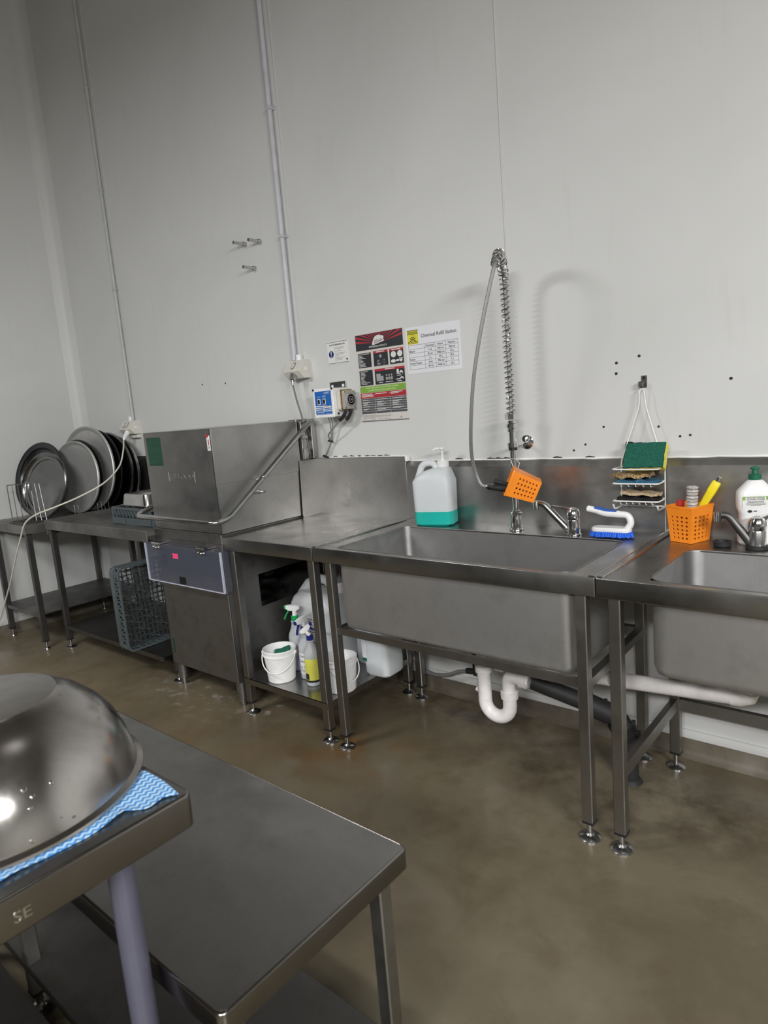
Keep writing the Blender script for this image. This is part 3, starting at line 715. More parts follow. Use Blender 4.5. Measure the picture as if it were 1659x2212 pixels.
MT['pale_print'] = plain('pale_grey_print', (.36, .36, .36), .4, var=.02)
flat(b, -1.274, -1.246, 1.590, 1.626, y2); flat(b, -1.245, -1.229, 1.590, 1.614, y2); b.build('picture', 'pale_print', pb)
for k in range(3):
    b = B(); flat(b, -1.214+.016*k, -1.202+.016*k, 1.592, 1.606, y2); flat(b, -1.212+.016*k, -1.204+.016*k, 1.610, 1.619, y2); b.build('picture', 'pale_print', pb)
B().cyl((-1.238, y2, 1.711), (-1.238, y1, 1.711), .008, n=16).build('picture', 'pale_print', pb)
b = B()
for k, w in enumerate((.018, .012, .024, .02)): flat(b, -1.262, -1.262+w, 1.690-.0075*k, 1.693-.0075*k, y2); flat(b, -1.225, -1.222, 1.690-.0075*k, 1.693-.0075*k, y2); flat(b, -1.216, -1.212, 1.690-.0075*k, 1.693-.0075*k, y2)
b.build('lettering', 'pale_print', pb)
b = B(); flat(b, PX0+.005, PX1-.005, 1.538, 1.569, y1); gb = b.build('green_band', 'ink_green', po)
B().text('OPERATORS GUIDE TO AUTOMATIC DOSING', .0112, WALLM(-1.246, 1.5565, y1-.0004), sx=.92).text('SYSTEMS FOR MACHINE DISHWASHERS', .0112, WALLM(-1.246, 1.5435, y1-.0004), sx=.92).build('lettering', 'ink_lime', gb)
b = B(); flat(b, PX0+.005, PX1-.005, 1.510, 1.5365, y1); rb = b.build('red_band', 'ink_red', po)
b = B()
for x0, x1, z in ((-1.382, -1.312, 1.529), (-1.382, -1.304, 1.523), (-1.382, -1.304, 1.517), (-1.29, -1.216, 1.528), (-1.19, -1.115, 1.529), (-1.19, -1.14, 1.523), (-1.389, -1.385, 1.523), (-1.296, -1.293, 1.525), (-1.198, -1.194, 1.526)): flat(b, x0, x1, z, z+.0032, y2)
b.build('lettering', 'ink_white', rb)
b = B(); flat(b, PX0+.006, PX1-.006, 1.432, 1.5085, y1); tb = b.build('slate_table', 'ink_slate', po)
b = B()
for k in range(6): flat(b, PX0+.003, PX1-.003, 1.4435+.0111*k, 1.4447+.0111*k, y2)
for k in range(6):
    z = 1.4995-.0111*k
    for x0, w in ((-1.380, (.04, .05, .035, .045, .04, .0)[k]), (-1.285, (.07, .045, .06, .05, .08, .08)[k]), (-1.184, (.075, .06, .05, .055, .07, 0)[k])):
        if w: flat(b, x0, x0+w, z, z+.003, y2)
        if w and k in (1, 2, 4): flat(b, x0+.002, x0+w*.7, z-.004, z-.0018, y2)
for x in (-1.296, -1.197): flat(b, x, x+.0008, 1.432, 1.5085, y2)
b.build('lettering', 'ink_white', tb)
b = B()
for x0, x1, z in ((-1.385, -1.30, 1.424), (-1.385, -1.2, 1.4195), (-1.385, -1.2, 1.415), (-1.385, -1.305, 1.410), (-1.385, -1.37, 1.4045), (-1.335, -1.308, 1.4045), (-1.285, -1.252, 1.4045), (-1.243, -1.225, 1.4045), (-1.385, -1.345, 1.3985), (-1.335, -1.30, 1.3985), (-1.243, -1.20, 1.4)): flat(b, x0, x1, z, z+.0014, y1)
b.prism([(-1.142, 1.403), (-1.130, 1.403), (-1.136, 1.412)], lambda p, q: (p, y1, q), lambda p, q: (p, y1+.0006, q))
b.build('fine_print', 'ink_grey', po)
B().box(PX0+.002, PX1, -.006, -.002, PZ0-.003, PZ0+.001).build('curled_edge', 'ink_grey', po)

# refill chart
ch = thing('refill_chart', (-.92, 0, 1.60), 'white paper chart headed Chemical Refill Station with yellow poison square', 'paper notice')
B().prism([(-1.074, 1.605), (-.766, 1.603), (-.764, 1.817), (-1.075, 1.821)], lambda p, q: (p, -.0015, q), lambda p, q: (p, 0, q)).build('sheet', 'paper', ch)
ys = -.0021
b = B(); flat(b, -1.064, -1.000, 1.742, 1.806, ys); yq = b.build('poison_square', 'ink_yellow', ch)
b = B(); flat(b, -1.064, -1.000, 1.804, 1.8068, ys-.0005); flat(b, -1.064, -1.000, 1.788, 1.7905, ys-.0005)
b.text('DANGEROUS', .0125, WALLM(-1.032, 1.7925, ys-.0003), sx=.80).text('POISON', .0165, WALLM(-1.032, 1.7445, ys-.0003), sx=.95)
M0 = WALLM(-1.032, 1.770, ys-.0003)
for k in range(18):
    a0, a1 = R(20*k-60), R(20*(k+1)-60)
    if k < 15: b.tube([(-1.032+.0085*math.cos(a0), ys-.0004, 1.778+.0085*math.sin(a0)), (-1.032+.0085*math.cos(a1), ys-.0004, 1.778+.0085*math.sin(a1))], .0006, 4)
b.box(-1.0385, -1.0255, ys-.0006, ys, 1.7725, 1.7755).box(-1.036, -1.028, ys-.0006, ys, 1.7675, 1.7695)
for s in (-1, 1):
    b.rod((-1.032-s*.014, ys-.0003, 1.769), (-1.032+s*.014, ys-.0003, 1.757), .0030, .0006, up=(0, 1, 0))
    for q in (-1, 1): b.cyl((-1.032+s*.0145, ys-.0005, 1.763+q*.006), (-1.032+s*.0145, ys, 1.763+q*.006), .0026, n=8)
b.build('poison_print', 'ink', yq)
b = B().text('Chemical Refill Station', .0235, WALLM(-.884, 1.767, ys+.0003), sx=.93)
tx = (-1.060, -.968, -.906, -.848, -.780); tz = [1.737-.0187*k for k in range(7)]
for z in tz: flat(b, tx[0], tx[4], z-.0005, z+.0005, ys)
for x in tx: flat(b, x-.0004, x+.0004, tz[-1], tz[0], ys)
rows = (('', 'Chemical', 'Water', 'Mixture'), ('Bleach', '1 ml', '499 ml', '500 ml'), ('', '20 ml', '9980 ml', '10 L'), ('Foami', '1 L', '29 L', '30 L'), ('Green Power', '4 ml', '996 ml', '1 L'), ('', '40 ml', '9960 ml', '10 L'))
for k, rw in enumerate(rows):
    for c, s in enumerate(rw):
        if not s: continue
        if c == 0: b.text(s, .0135, WALLM(tx[0]+.003, tz[k+1]+.0045, ys+.0003), 'LEFT', sx=.95)
        else: b.text(s, .0135, WALLM((tx[c]+tx[c+1])/2, tz[k+1]+.0045, ys+.0003), sx=.95)
b.build('chart_print', 'ink', ch)

# ================================================================== taps
def coil(path, Rr, pitch, wire, n=10, nseg=14):
    P = [Vector(p) for p in path]; L = [0]
    for i in range(1, len(P)): L.append(L[-1]+(P[i]-P[i-1]).length)
    T = []; u = None; frames = []
    for i in range(len(P)):
        t = (P[min(i+1, len(P)-1)]-P[max(i-1, 0)]).normalized()
        if u is None: u, w = frame_from(t)
        u = (u-t*u.dot(t)).normalized(); w = t.cross(u); frames.append((u.copy(), w.copy()))
    tot = L[-1]; N = int(tot/pitch*nseg); out = []; j = 0
    for k in range(N+1):
        s = tot*k/N
        while j < len(P)-2 and L[j+1] < s: j += 1
        f = (s-L[j])/max(1e-9, L[j+1]-L[j]); c = P[j].lerp(P[j+1], f)
        uu = frames[j][0].lerp(frames[j+1][0], f); ww = frames[j][1].lerp(frames[j+1][1], f)
        a = 2*PI*s/pitch; rr = Rr(s/tot) if callable(Rr) else Rr
        out.append(c+uu*rr*math.cos(a)+ww*rr*math.sin(a))
    return B().tube(out, wire, 6)
sx, sy = -.458, -.13
sp = thing('pre_rinse_tap', (sx, sy, ZT), 'tall chrome spray tap with coil spring and grey hose at the wide sink', 'tap')
B().lathe([(.030, 0), (.030, .006), (.024, .008), (.024, .05), (.021, .058), (.021, .066), (.026, .067), (.026, .075), (.019, .077), (.019, .085), (0, .085)], 24, Matrix.Translation((sx, sy, ZT+.0018))).build('base', 'chrome', sp)
B().cyl((sx, sy, ZT+.08), (sx, sy, 1.345), .0145, n=16).build('riser', 'chrome', sp)
nut = Matrix.Translation((sx, sy, 1.315))
B().lathe([(.015, 0), (.020, .002), (.020, .012), (.016, .016), (.023, .019), (.023, .033), (.017, .036), (.017, .048), (0, .048)], 20, nut).lathe([(.0285, .052), (.0285, .074), (.022, .078), (0, .078), ], 8, nut).build('collar', 'chrome', sp)
clp = B().cyl((sx, sy, 1.252), (sx, sy, 1.272), .022, n=18).cyl((sx, sy-.004, 1.262), (sx, 0, 1.262), .008, n=12).lathe([(.030, 0), (.030, .006), (.012, .014), (0, .014)], 22, Matrix.Translation((sx+.0, 0, 1.262)) @ Matrix.Rotation(R(90), 4, 'X'))
br = clp.build('wall_bracket', 'chrome', sp)
B().cyl((sx, sy, 1.240), (sx, sy, 1.252), .018, n=16).build('bracket_band', 'black', br)
# hose: up inside the spring, over the top, down to the spray gun
hpath = smooth_path([(sx, sy, 1.385), (sx, sy, 1.55), (sx, sy, 1.75), (sx+.004, sy-.01, 1.90), (sx+.022, sy-.055, 1.965), (sx+.062, sy-.145, 1.988), (sx+.090, sy-.225, 1.945), (sx+.075, sy-.250, 1.86), (sx+.028, sy-.255, 1.70), (sx-.02, sy-.245, 1.53), (sx-.062, sy-.215, 1.36), (sx-.092, sy-.175, 1.24), (sx-.095, sy-.145, 1.160), (-.535, -.268, 1.113), (-.505, -.263, 1.105)], 10)
B().tube(hpath, .0075, 10).build('hose', 'hose_grey', sp)
ci = [p for p in hpath]
cut = next(i for i, p in enumerate(ci) if p.y < sy-.235 and p.z < 1.93)
coil(ci[:cut], lambda s: .0195 if s < .86 else .0195-.006*(s-.86)/.14, .0205, .0031).build('spring', 'chrome', sp)
gn = B().cyl((-.506, -.263, 1.1052), (-.480, -.262, 1.1022), .013, n=6).cyl((-.512, -.263, 1.106), (-.506, -.263, 1.1052), .010, n=14).build('hose_nut', 'chrome', sp)
g = B().tube([(-.481, -.262, 1.1023), (-.45, -.258, 1.099), (-.415, -.249, 1.096), (-.385, -.238, 1.094)], [.013, .0145, .0145, .012], 12)
g.tube(smooth_path([(-.395, -.238, 1.108), (-.425, -.248, 1.114), (-.455, -.255, 1.122), (-.478, -.260, 1.128)]), [.006]*6+[.0085]*6+[.0105]*6+[.009], 10)
g.build('spray_gun', 'rubber', sp)

def mixer(x, y, tip, label, lever, dark):
    t = thing('mixer_tap', (x, y, ZT), label, 'tap'); ZB = ZT+.0012
    B().lathe([(.030, 0), (.030, .004), (.026, .007), (.0255, .058), (.024, .062), (0, .062)], 26, Matrix.Translation((x, y, ZB))).build('body', 'chrome' if not dark else 'chrome_dull', t)
    B().lathe([(.0265, .064), (.0275, .074), (.0265, .090), (.020, .104), (.008, .110), (0, .110)], 26, Matrix.Translation((x, y, ZT))).build('cartridge_cap', 'chrome', t)
    a = Vector(lever)
    p = [V(x, y, ZT+.092), V(x, y, ZT+.098)+a*.4, V(x, y, ZT+.096)+a]
    B().loft([[q+V(-a.y, a.x, 0).normalized()*u+V(0, 0, w) for u, w in ((-wd, -th), (wd, -th), (wd, th), (-wd, th))] for q, wd, th in zip(p, (.016, .012, .006), (.012, .006, .003))]).build('lever', 'chrome', t)
    tp = Vector(tip); d = V(tp.x-x, tp.y-y, 0).normalized()
    s0 = V(x, y, ZT+.014)+d*.015; e = tp-d*.03
    pts = fillet([s0, e+V(0, 0, .0), tp+d*.0, tp+V(0, 0, -.006)], .03, 6)
    B().tube(pts, [.0145-.004*min(1, i/(len(pts)-1)*1.3) for i in range(len(pts))], 12).build('spout', 'chrome_dull' if not dark else 'steel_dark', t)
    B().cyl(tp+V(0, 0, .010), tp+V(0, 0, -.022), .0145, .0135, n=18).build('aerator', 'chrome', t)
    return t
mixer(-.198, -.146, (-.345, -.168, 1.025), 'chrome mixer tap behind the wide basin, lever pointing left', (-.085, -.012, .018), False)
m2 = mixer(.449, -.176, (.336, -.195, 1.012), 'chrome mixer tap with dark spout beside the white detergent bottle', (.05, .04, .02), True)
B().lathe([(.034, 0), (.034, .010), (.03, .012), (0, .012)], 24, Matrix.Translation((.449, -.176, ZT+.0012))).build('base_washer', 'rubber', m2)
# ================================================================== perforated orange holders
def holed(b, f, nu, nv, r, u0, u1, v0, v1, th):
    """sheet with a grid of round holes; f(u, v, w) gives the point, u and v in 0..1, w the depth"""
    du, dv = (u1-u0)/nu, (v1-v0)/nv
    for i in range(nu):
        for j in range(nv):
            cu, cv = u0+du*(i+.5), v0+dv*(j+.5)
            sq = [(cu+du/2*a, cv+dv/2*c) for a, c in ((1, 0), (1, 1), (0, 1), (-1, 1), (-1, 0), (-1, -1), (0, -1), (1, -1))]
            ho = [(cu+r[0]*math.cos(PI/4*k), cv+r[1]*math.sin(PI/4*k)) for k in range(8)]
            vs = [f(*p, 0) for p in sq]+[f(*p, 0) for p in ho]+[f(*p, th) for p in sq]+[f(*p, th) for p in ho]
            fs = []
            for k in range(8):
                q = (k+1) % 8
                fs += [(k, q, 8+q, 8+k), (16+q, 16+k, 24+k, 24+q), (8+k, 8+q, 24+q, 24+k)]
            b.raw(vs, fs)
def holder_parts(parent, w0, d0, w1, d1, h, local):
    b = B(); th = .0022
    cs = [(-1, -1), (1, -1), (1, 1), (-1, 1)]
    for k in range(4):
        a0, a1 = cs[k], cs[(k+1) % 4]
        def f(u, v, w, a0=a0, a1=a1):
            W, D = (w0+(w1-w0)*v)/2-w, (d0+(d1-d0)*v)/2-w
            x = (a0[0]*(1-u)+a1[0]*u)*W; y = (a0[1]*(1-u)+a1[1]*u)*D
            return (x, y, h*v)
        holed(b, f, 4, 6, (.052, .030), .10, .90, .07, .76, th)
        for u0, u1, v0, v1 in ((0, 1, 0, .07), (0, 1, .76, 1), (0, .10, .07, .76), (.90, 1, .07, .76)):
            vs = [f(u, v, w) for w in (0, th) for u, v in ((u0, v0), (u1, v0), (u1, v1), (u0, v1))]
            b.raw(vs, [(0, 1, 2, 3), (7, 6, 5, 4), (3, 2, 6, 7), (1, 0, 4, 5)])
    b.box(-w0/2+.001, w0/2-.001, -d0/2+.001, d0/2-.001, 0, .0025)
    b.build('basket', 'orange', parent, local=local)
    b = B()
    b.loft([[(x, y, h-.006) for x, y in rrect(w1+.003, d1+.003, .004, 2)], [(x, y, h+.001) for x, y in rrect(w1+.003, d1+.003, .004, 2)], [(x, y, h+.001) for x, y in rrect(w1-.006, d1-.006, .004, 2)], [(x, y, h-.006) for x, y in rrect(w1-.006, d1-.006, .004, 2)]], closed=True)
    b.build('rim', 'orange', parent, local=local)
hb = thing('perforated_holder', (-.321, -.200, 1.082), 'tilted orange perforated holder hung on the spray tap riser, gripping the spray gun', 'holder')
ax = V(-.80, -.50, .42).normalized(); side = V(-.5, .86, .10); yv = (side-ax*side.dot(ax)).normalized(); xv = yv.cross(ax)
hb.rotation_mode = 'QUATERNION'; hb.rotation_quaternion = Matrix((xv, yv, ax)).transposed().to_quaternion()
holder_parts(hb, .086, .075, .106, .095, .120, True)
tie = B().tube([(.05, .035, .12), (.075, .055, .14), (.08, .07, .12), (.07, .06, .10), (.052, .035, .10)], .0012, 6).build('hanging_tie', 'wire_white', hb, local=True)
ob = thing('perforated_holder', (.2255, -.117, ZT+.001), 'upright orange perforated holder full of brushes on the right-hand sink', 'holder', rot=(0, 0, R(-22)))
holder_parts(ob, .084, .098, .104, .118, .130, True)
# contents of the upright holder
def place(o, M): o.matrix_world = M
bb = thing('bottle_brush', (.232, -.135, ZT+.006), 'translucent bristled bottle brush standing in the orange holder', 'brush')
b = B()
for k in range(9):
    z = .10+.0112*k; b.lathe([(.010, z-.005), (.0185+.0015*(k % 2), z-.002), (.0195-.001*(k % 2), z+.003), (.010, z+.006)], 16)
b.build('bristles', plain('clear_bristles', (.55, .52, .49), .6, var=.3, scale=90, bmp=.4), bb, local=True)
B().cyl((0, 0, .0), (0, 0, .198), .004, n=10).build('stem', 'chrome_dull', bb, local=True)
bb.rotation_euler = (R(2), R(3), 0)
hk = thing('handled_scraper', (.199, -.102, ZT+.008), 'bright yellow scraper handle with metal tip leaning out of the orange holder', 'scraper')
b = B().loft([[(x, y, z) for x, y in rrect(w, d, .006, 3)] for z, w, d in ((.02, .008, .006), (.095, .010, .008), (.112, .022, .016), (.13, .024, .018), (.20, .030, .020), (.228, .029, .020), (.232, .024, .016))])
b.build('grip', 'yellow', hk, local=True)
B().loft([[(x, y, z) for x, y in rrect(.012, .007, .002, 2)] for z in (.231, .250)]).build('tip', 'chrome', hk, local=True)
hk.rotation_euler = (R(0), R(29), 0)
rd = thing('red_handle', (.202, -.108, ZT+.006), 'red plastic handle end at the left rim of the orange holder', 'brush')
B().cyl((0, 0, 0), (0, 0, .140), .010, n=14).lathe([(.010, .118), (.013, .122), (.013, .140), (.008, .140), (.008, .13), (0, .13)], 16).build('handle', 'red_plastic', rd, local=True)
rd.rotation_euler = (R(0), R(-4), 0)

# ---- pump jug
jg = thing('pump_jug', (-.886, -.110, ZT+.001), 'frosted pump jug with a little green liquid on the back of the wide sink', 'jug', rot=(0, 0, R(16)))
def jring(w, d, z, r=.03, cx=0, cy=0): return [(x, y, z) for x, y in rrect(w, d, r, 5, cx, cy)]
b = B().loft([jring(.186, .118, .066), jring(.189, .120, .14), jring(.192, .120, .205), jring(.170, .114, .226, .03, .004), jring(.130, .096, .250, .03, .018), jring(.090, .070, .262, .028, .036), jring(.052, .052, .266, .025, .048), jring(.050, .050, .280, .024, .048)])
b.build('bottle_body', 'jug', jg, local=True)
B().loft([jring(.170, .100, 0, .03), jring(.186, .118, .008, .03), jring(.187, .119, .03), jring(.1865, .1185, .0665)]).build('liquid', 'liquid_green', jg, local=True)
hp_ = fillet([(-.088, 0, .195), (-.052, 0, .286), (.004, 0, .288), (.020, 0, .248)], .03, 6)
B().tube(hp_, .0155, 12).build('handle', 'jug', jg, local=True)
cp_ = B().lathe([(.0275, .268), (.0275, .292), (.024, .296), (.012, .297), (.010, .303), (0, .303)], 28, Matrix.Translation((.048, 0, 0))).build('screw_cap', 'white', jg, local=True)
B().cyl((.048, 0, .30), (.048, 0, .345), .0055, n=12).lathe([(.009, .343), (.013, .348), (.013, .357), (.0, .357)], 16, Matrix.Translation((.048, 0, 0))).tube([(.048, 0, .351), (.020, 0, .352), (.004, 0, .345)], [.006, .005, .004], 10).build('pump_head', 'white', jg, local=True)

# ---- hand scrubbing brush
sb = thing('scrubbing_brush', (-.045, -.150, ZT+.004), 'white and blue handled scrubbing brush standing on the wide sink ledge', 'brush', rot=(0, 0, R(3)))
b = B(); random.seed(3)
for i in range(18):
    for j in range(6):
        x, y = -.074+.148*i/17, -.024+.048*j/5
        if (x/.078)**2+(y/.03)**2 > 1.05: continue
        b.cyl((x*.97, y*.97, .022), (x*1.05+random.uniform(-.003, .003), y*1.1+random.uniform(-.003, .003), random.uniform(0, .003)), .0045, .0062, n=6)
b.build('bristles', 'blue_bristle', sb, local=True)
B().loft([[(x, y, z) for x, y in rrect(.150*s, .054*s, .026*s, 6)] for z, s in ((.020, .96), (.022, 1), (.032, 1), (.037, .92))]).build('block', 'white', sb, local=True)
hp_ = smooth_path([(.058, 0, .030), (.072, 0, .055), (.062, 0, .082), (.03, 0, .087), (-.02, 0, .090), (-.06, 0, .100), (-.092, 0, .106)], 6)
hn = B().tube(hp_, [.013]*10+[.0125]*8+[.0135]*10+[.0125]*8+[.009], 12).build('handle', 'white', sb, local=True)
B().tube(smooth_path([(.025, 0, .0925), (-.01, 0, .0955), (-.045, 0, .1025), (-.068, 0, .106)], 6), [.004]+[.0105]*16+[.005]*2, 12).build('grip_inlay', 'blue_grip', hn, local=True)

# ---- wall hook and wire caddy
wh = thing('wall_hook', (.036, 0, 1.452), 'grey metal hook on the wall holding the white wire caddy', 'hook')
b = B().box(.026, .048, -.003, 0, 1.452, 1.497, .001, 1)
b.build('plate', 'chrome_dull', wh)
B().tube(fillet([(.034, -.003, 1.470), (.034, -.020, 1.462), (.034, -.028, 1.452), (.034, -.028, 1.474)], .008), .0042, 8).box(.025, .042, -.034, -.014, 1.455, 1.476, .003, 1).build('prong', 'steel_dark', wh)
B().cyl((.037, -.003, 1.489), (.037, -.0045, 1.489), .005, n=12).build('screw', 'gap', wh)
wc_ = thing('wire_caddy', (.043, -.07, 1.01), 'white wire caddy hanging from the wall hook, loaded with scourers', 'caddy')
r = .0024; b = B(); yb = -.045
xl, xr = -.041, .121
b.tube(fillet([(xl, yb-.03, 1.030), (xl, yb, 1.012), (xl, yb, 1.175), (.027, yb+.012, 1.385), (.029, -.034, 1.440), (.036, -.024, 1.452), (.046, -.034, 1.440), (.052, yb+.012, 1.385), (.114, yb, 1.175), (xr, yb, 1.160), (xr, yb, 1.012)], .015, 4), r, 8)
b.build('hanging_frame', 'wire_white', wc_)
def loop(z, y1=-.128):
    return fillet([(xl, yb, z), (xl-.004, y1, z), (xl+.01, y1-.004, z), (xr-.014, y1-.004, z), (xr+.002, y1, z), (xr, yb, z)], .012, 4)
for z, slats in ((1.158, 0), (1.104, 5), (1.038, 6)):
    b = B().tube(loop(z), .0028, 8)
    b.tube([(xl, yb, z), (xr, yb, z)], r, 8)
    for k in range(slats):
        x = xl+(xr-xl)*(k+1)/(slats+1)
        b.tube(fillet([(x, -.129, z), (x, -.124, z-.012), (x, yb, z-.012), (x, yb, z)], .006, 3), .0018, 6)
    b.build('wire_shelf', 'wire_white', wc_)
b = B()
for x, s in ((xl, -1), (xr, 1)): b.tube(fillet([(x, yb, 1.02), (x, yb, 1.006), (x-.004, -.112, 1.004), (x-.006, -.120, 1.022)], .010, 4), .0034, 8)
b.tube([(xl, yb-.02, 1.012), (xr, yb-.02, 1.012)], r, 8)
b.build('side_hook', 'wire_white', wc_)
def slab(name, w, d, h, mat, loc, rot, label, cat, group=None, wob=.002, seed=1, nx=10, ny=6):
    random.seed(seed); b = B(); bm = b.bm
    def top(i, j, s):
        x, y = -w/2+w*i/nx, -d/2+d*j/ny
        return (x+random.uniform(-wob, wob)*(i in (0, nx)), y+random.uniform(-wob, wob)*(j in (0, ny)), s*h/2+random.uniform(-wob, wob)+wob*1.5*math.sin(i*1.1+j))
    up = [[top(i, j, 1) for i in range(nx+1)] for j in range(ny+1)]; dn = [[top(i, j, -1) for i in range(nx+1)] for j in range(ny+1)]
    vs = [p for r_ in up for p in r_]+[p for r_ in dn for p in r_]; o = (nx+1)*(ny+1); fs = []
    I = lambda i, j: j*(nx+1)+i
    for j in range(ny):
        for i in range(nx):
            fs.append((I(i, j), I(i+1, j), I(i+1, j+1), I(i, j+1))); fs.append((o+I(i, j+1), o+I(i+1, j+1), o+I(i+1, j), o+I(i, j)))
    for i in range(nx):
        fs.append((o+I(i, 0), o+I(i+1, 0), I(i+1, 0), I(i, 0))); fs.append((I(i, ny), I(i+1, ny), o+I(i+1, ny), o+I(i, ny)))
    for j in range(ny):
        fs.append((I(0, j), I(0, j+1), o+I(0, j+1), o+I(0, j))); fs.append((o+I(nx, j), o+I(nx, j+1), I(nx, j+1), I(nx, j)))
    b.raw(vs, fs)
    ob_ = b.build(name, mat, None); ob_.location = loc; ob_.rotation_euler = rot
    if label: tag(ob_, label, cat, group)
    return ob_
# scourer leaning on the top shelf: green face, yellow foam behind it
gs = thing('sponge_scourer', (.064, -.082, 1.198), 'green-faced yellow sponge scourer leaning on top of the wire caddy', 'sponge', rot=(R(60), R(-1.5), R(0)))
g1 = slab('scouring_face', .142, .098, .008, 'scour_green', (0, 0, .0165), (0, 0, 0), None, None, wob=.0012, seed=4); g1.parent = gs
g2 = slab('foam', .144, .098, .026, 'sponge_yellow', (.001, 0, -.001), (0, 0, 0), None, None, wob=.0009, seed=5); g2.parent = gs
slab('scourer_pad', .11, .085, .008, 'scour_dark', (.020, -.0245, 1.205), (R(80), R(4), R(-2)), 'black scourer pad behind the green-faced sponge on the caddy', 'scourer', seed=6)
cm = slab('copper_scourer', .140, .080, .013, 'copper', (.018, -.089, 1.132), (0, R(-1), 0), 'coppery metal scourer under the top ring of the caddy', 'scourer', wob=.0025, seed=8, nx=14, ny=8)
slab('folded_cloth', .146, .066, .016, 'cloth_blue', (.042, -.086, 1.1085), (0, 0, 0), 'folded dark blue cloth on the middle wire shelf', 'cloth', wob=.0025, seed=9, nx=12)
slab('scourer_pad', .148, .062, .014, 'scour_dark', (.040, -.087, 1.0405), (0, R(1), 0), 'black rippled scourer pad on the bottom wire shelf of the caddy', 'scourer', wob=.0025, seed=10, nx=14)
slab('sponge_pad', .135, .062, .010, 'scour_tan', (.048, -.086, 1.063), (0, R(2), 0), 'tan sponge on top of the black pad, bottom wire shelf', 'sponge', wob=.002, seed=11, nx=12)

# ---- detergent bottle, sink plug
db = thing('detergent_bottle', (.4265, -.098, ZT+.001), 'white detergent bottle with dark green push cap behind the right-hand mixer', 'bottle', rot=(0, 0, R(24)))
def dr(w, d, z, r=.022, cx=0): return [(x, y, z) for x, y in rrect(w, d, r, 5, cx)]
b = B().loft([dr(.094, .056, 0), dr(.102, .064, .006), dr(.102, .064, .05), dr(.094, .060, .085), dr(.096, .060, .105), dr(.110, .064, .125), dr(.112, .064, .150), dr(.110, .064, .176), dr(.104, .060, .184), dr(.05, .04, .215, .019), dr(.036, .034, .219, .0165), dr(.036, .034, .222, .0165)])
b.build('bottle_body', 'white', db, local=True)
cap = B().lathe([(.0195, .219), (.0195, .237), (.010, .239), (.0085, .252), (.0145, .254), (.0145, .259), (.006, .264), (0, .264)], 22).build('push_cap', 'green_cap', db, local=True)
yl = -.0325
lb = B().box(-.044, .034, yl, yl+.0006, .128, .166, .0002, 1).build('label', 'sign_white', db, local=True)
B().box(-.044, -.036, yl-.0005, yl, .154, .166).box(.026, .034, yl-.0005, yl, .154, .166).box(-.044, .034, yl-.0004, yl, .1645, .166).build('label_band', 'ink_green', lb, local=True)
b = B().text('KITCHEN GREASE', .0066, Matrix.Translation((-.005, yl-.0005, .159)) @ Matrix.Rotation(R(90), 4, 'X')).text('CUTTING POWER', .0066, Matrix.Translation((-.005, yl-.0005, .153)) @ Matrix.Rotation(R(90), 4, 'X'))
for z, w in ((.149, .05), (.1455, .048), (.142, .06), (.138, .058), (.1345, .03)): b.box(-.005-w/2, -.005+w/2, yl-.0006, yl, z, z+.0012)
b.loft([[(-.022+.007*math.cos(2*PI*k/14), yl-.0006, .116+.0045*math.sin(2*PI*k/14)) for k in range(14)], [(-.022+.007*math.cos(2*PI*k/14), yl+.004, .116+.0045*math.sin(2*PI*k/14)) for k in range(14)]]).box(-.011, -.001, yl-.0004, yl+.004, .115, .118)
b.build('label_print', 'ink', lb, local=True)
pg = B().lathe([(.0, 0), (.026, 0), (.028, .004), (.0275, .012), (.030, .014), (.030, .017), (.022, .017), (.021, .008), (0, .008)], 28).build('sink_plug', 'rubber', None)
pg.location = (.343, -.172, ZT+.001); tag(pg, 'round black rubber plug lying beside the orange holder', 'sink plug')

# ================================================================== under the benches
ZS = .1902
def pail(x, y, ang, label):
    t = thing('plastic_pail', (x, y, ZS), label, 'bucket', 'white plastic pails on the lower shelf', rot=(0, 0, R(ang)))
    t.scale = (.90, .90, .90); h = .178; prof = [(0, 0), (.070, 0), (.074, .004), (.0855, h-.035), (.0905, h-.034), (.0905, h-.028), (.087, h-.027), (.0875, h-.012), (.0905, h-.011), (.0915, h-.003), (.0895, h), (.0855, h), (.0835, h-.01), (.072, .008), (0, .006)]
    B().lathe(prof, 40).build('pail_body', 'white', t, local=True)
    pts = [(.0925*math.cos(a), -.010-.092*math.sin(a)*.98, h-.022-.088*math.sin(a)) for a in [PI*k/20 for k in range(21)]]
    B().tube(pts, .0032, 8).build('bail_handle', 'white', t, local=True)
    for s in (-1, 1): B().cyl((s*.086, -.006, h-.022), (s*.097, -.006, h-.022), .009, n=12).build('handle_boss', 'white', t, local=True)
    return t
pail(-1.520, -.612, 30, 'white plastic pail with a dark green pad inside, by the dishwasher')
pail(-1.176, -.548, 75, 'white plastic pail behind the two close bench legs')
gp = slab('scourer_pad', .085, .07, .009, 'scour_green', (-1.508, -.606, ZS+.125), (R(40), R(-18), R(30)), 'dark green scouring pad standing in the white pail by the dishwasher', 'scourer', seed=12)

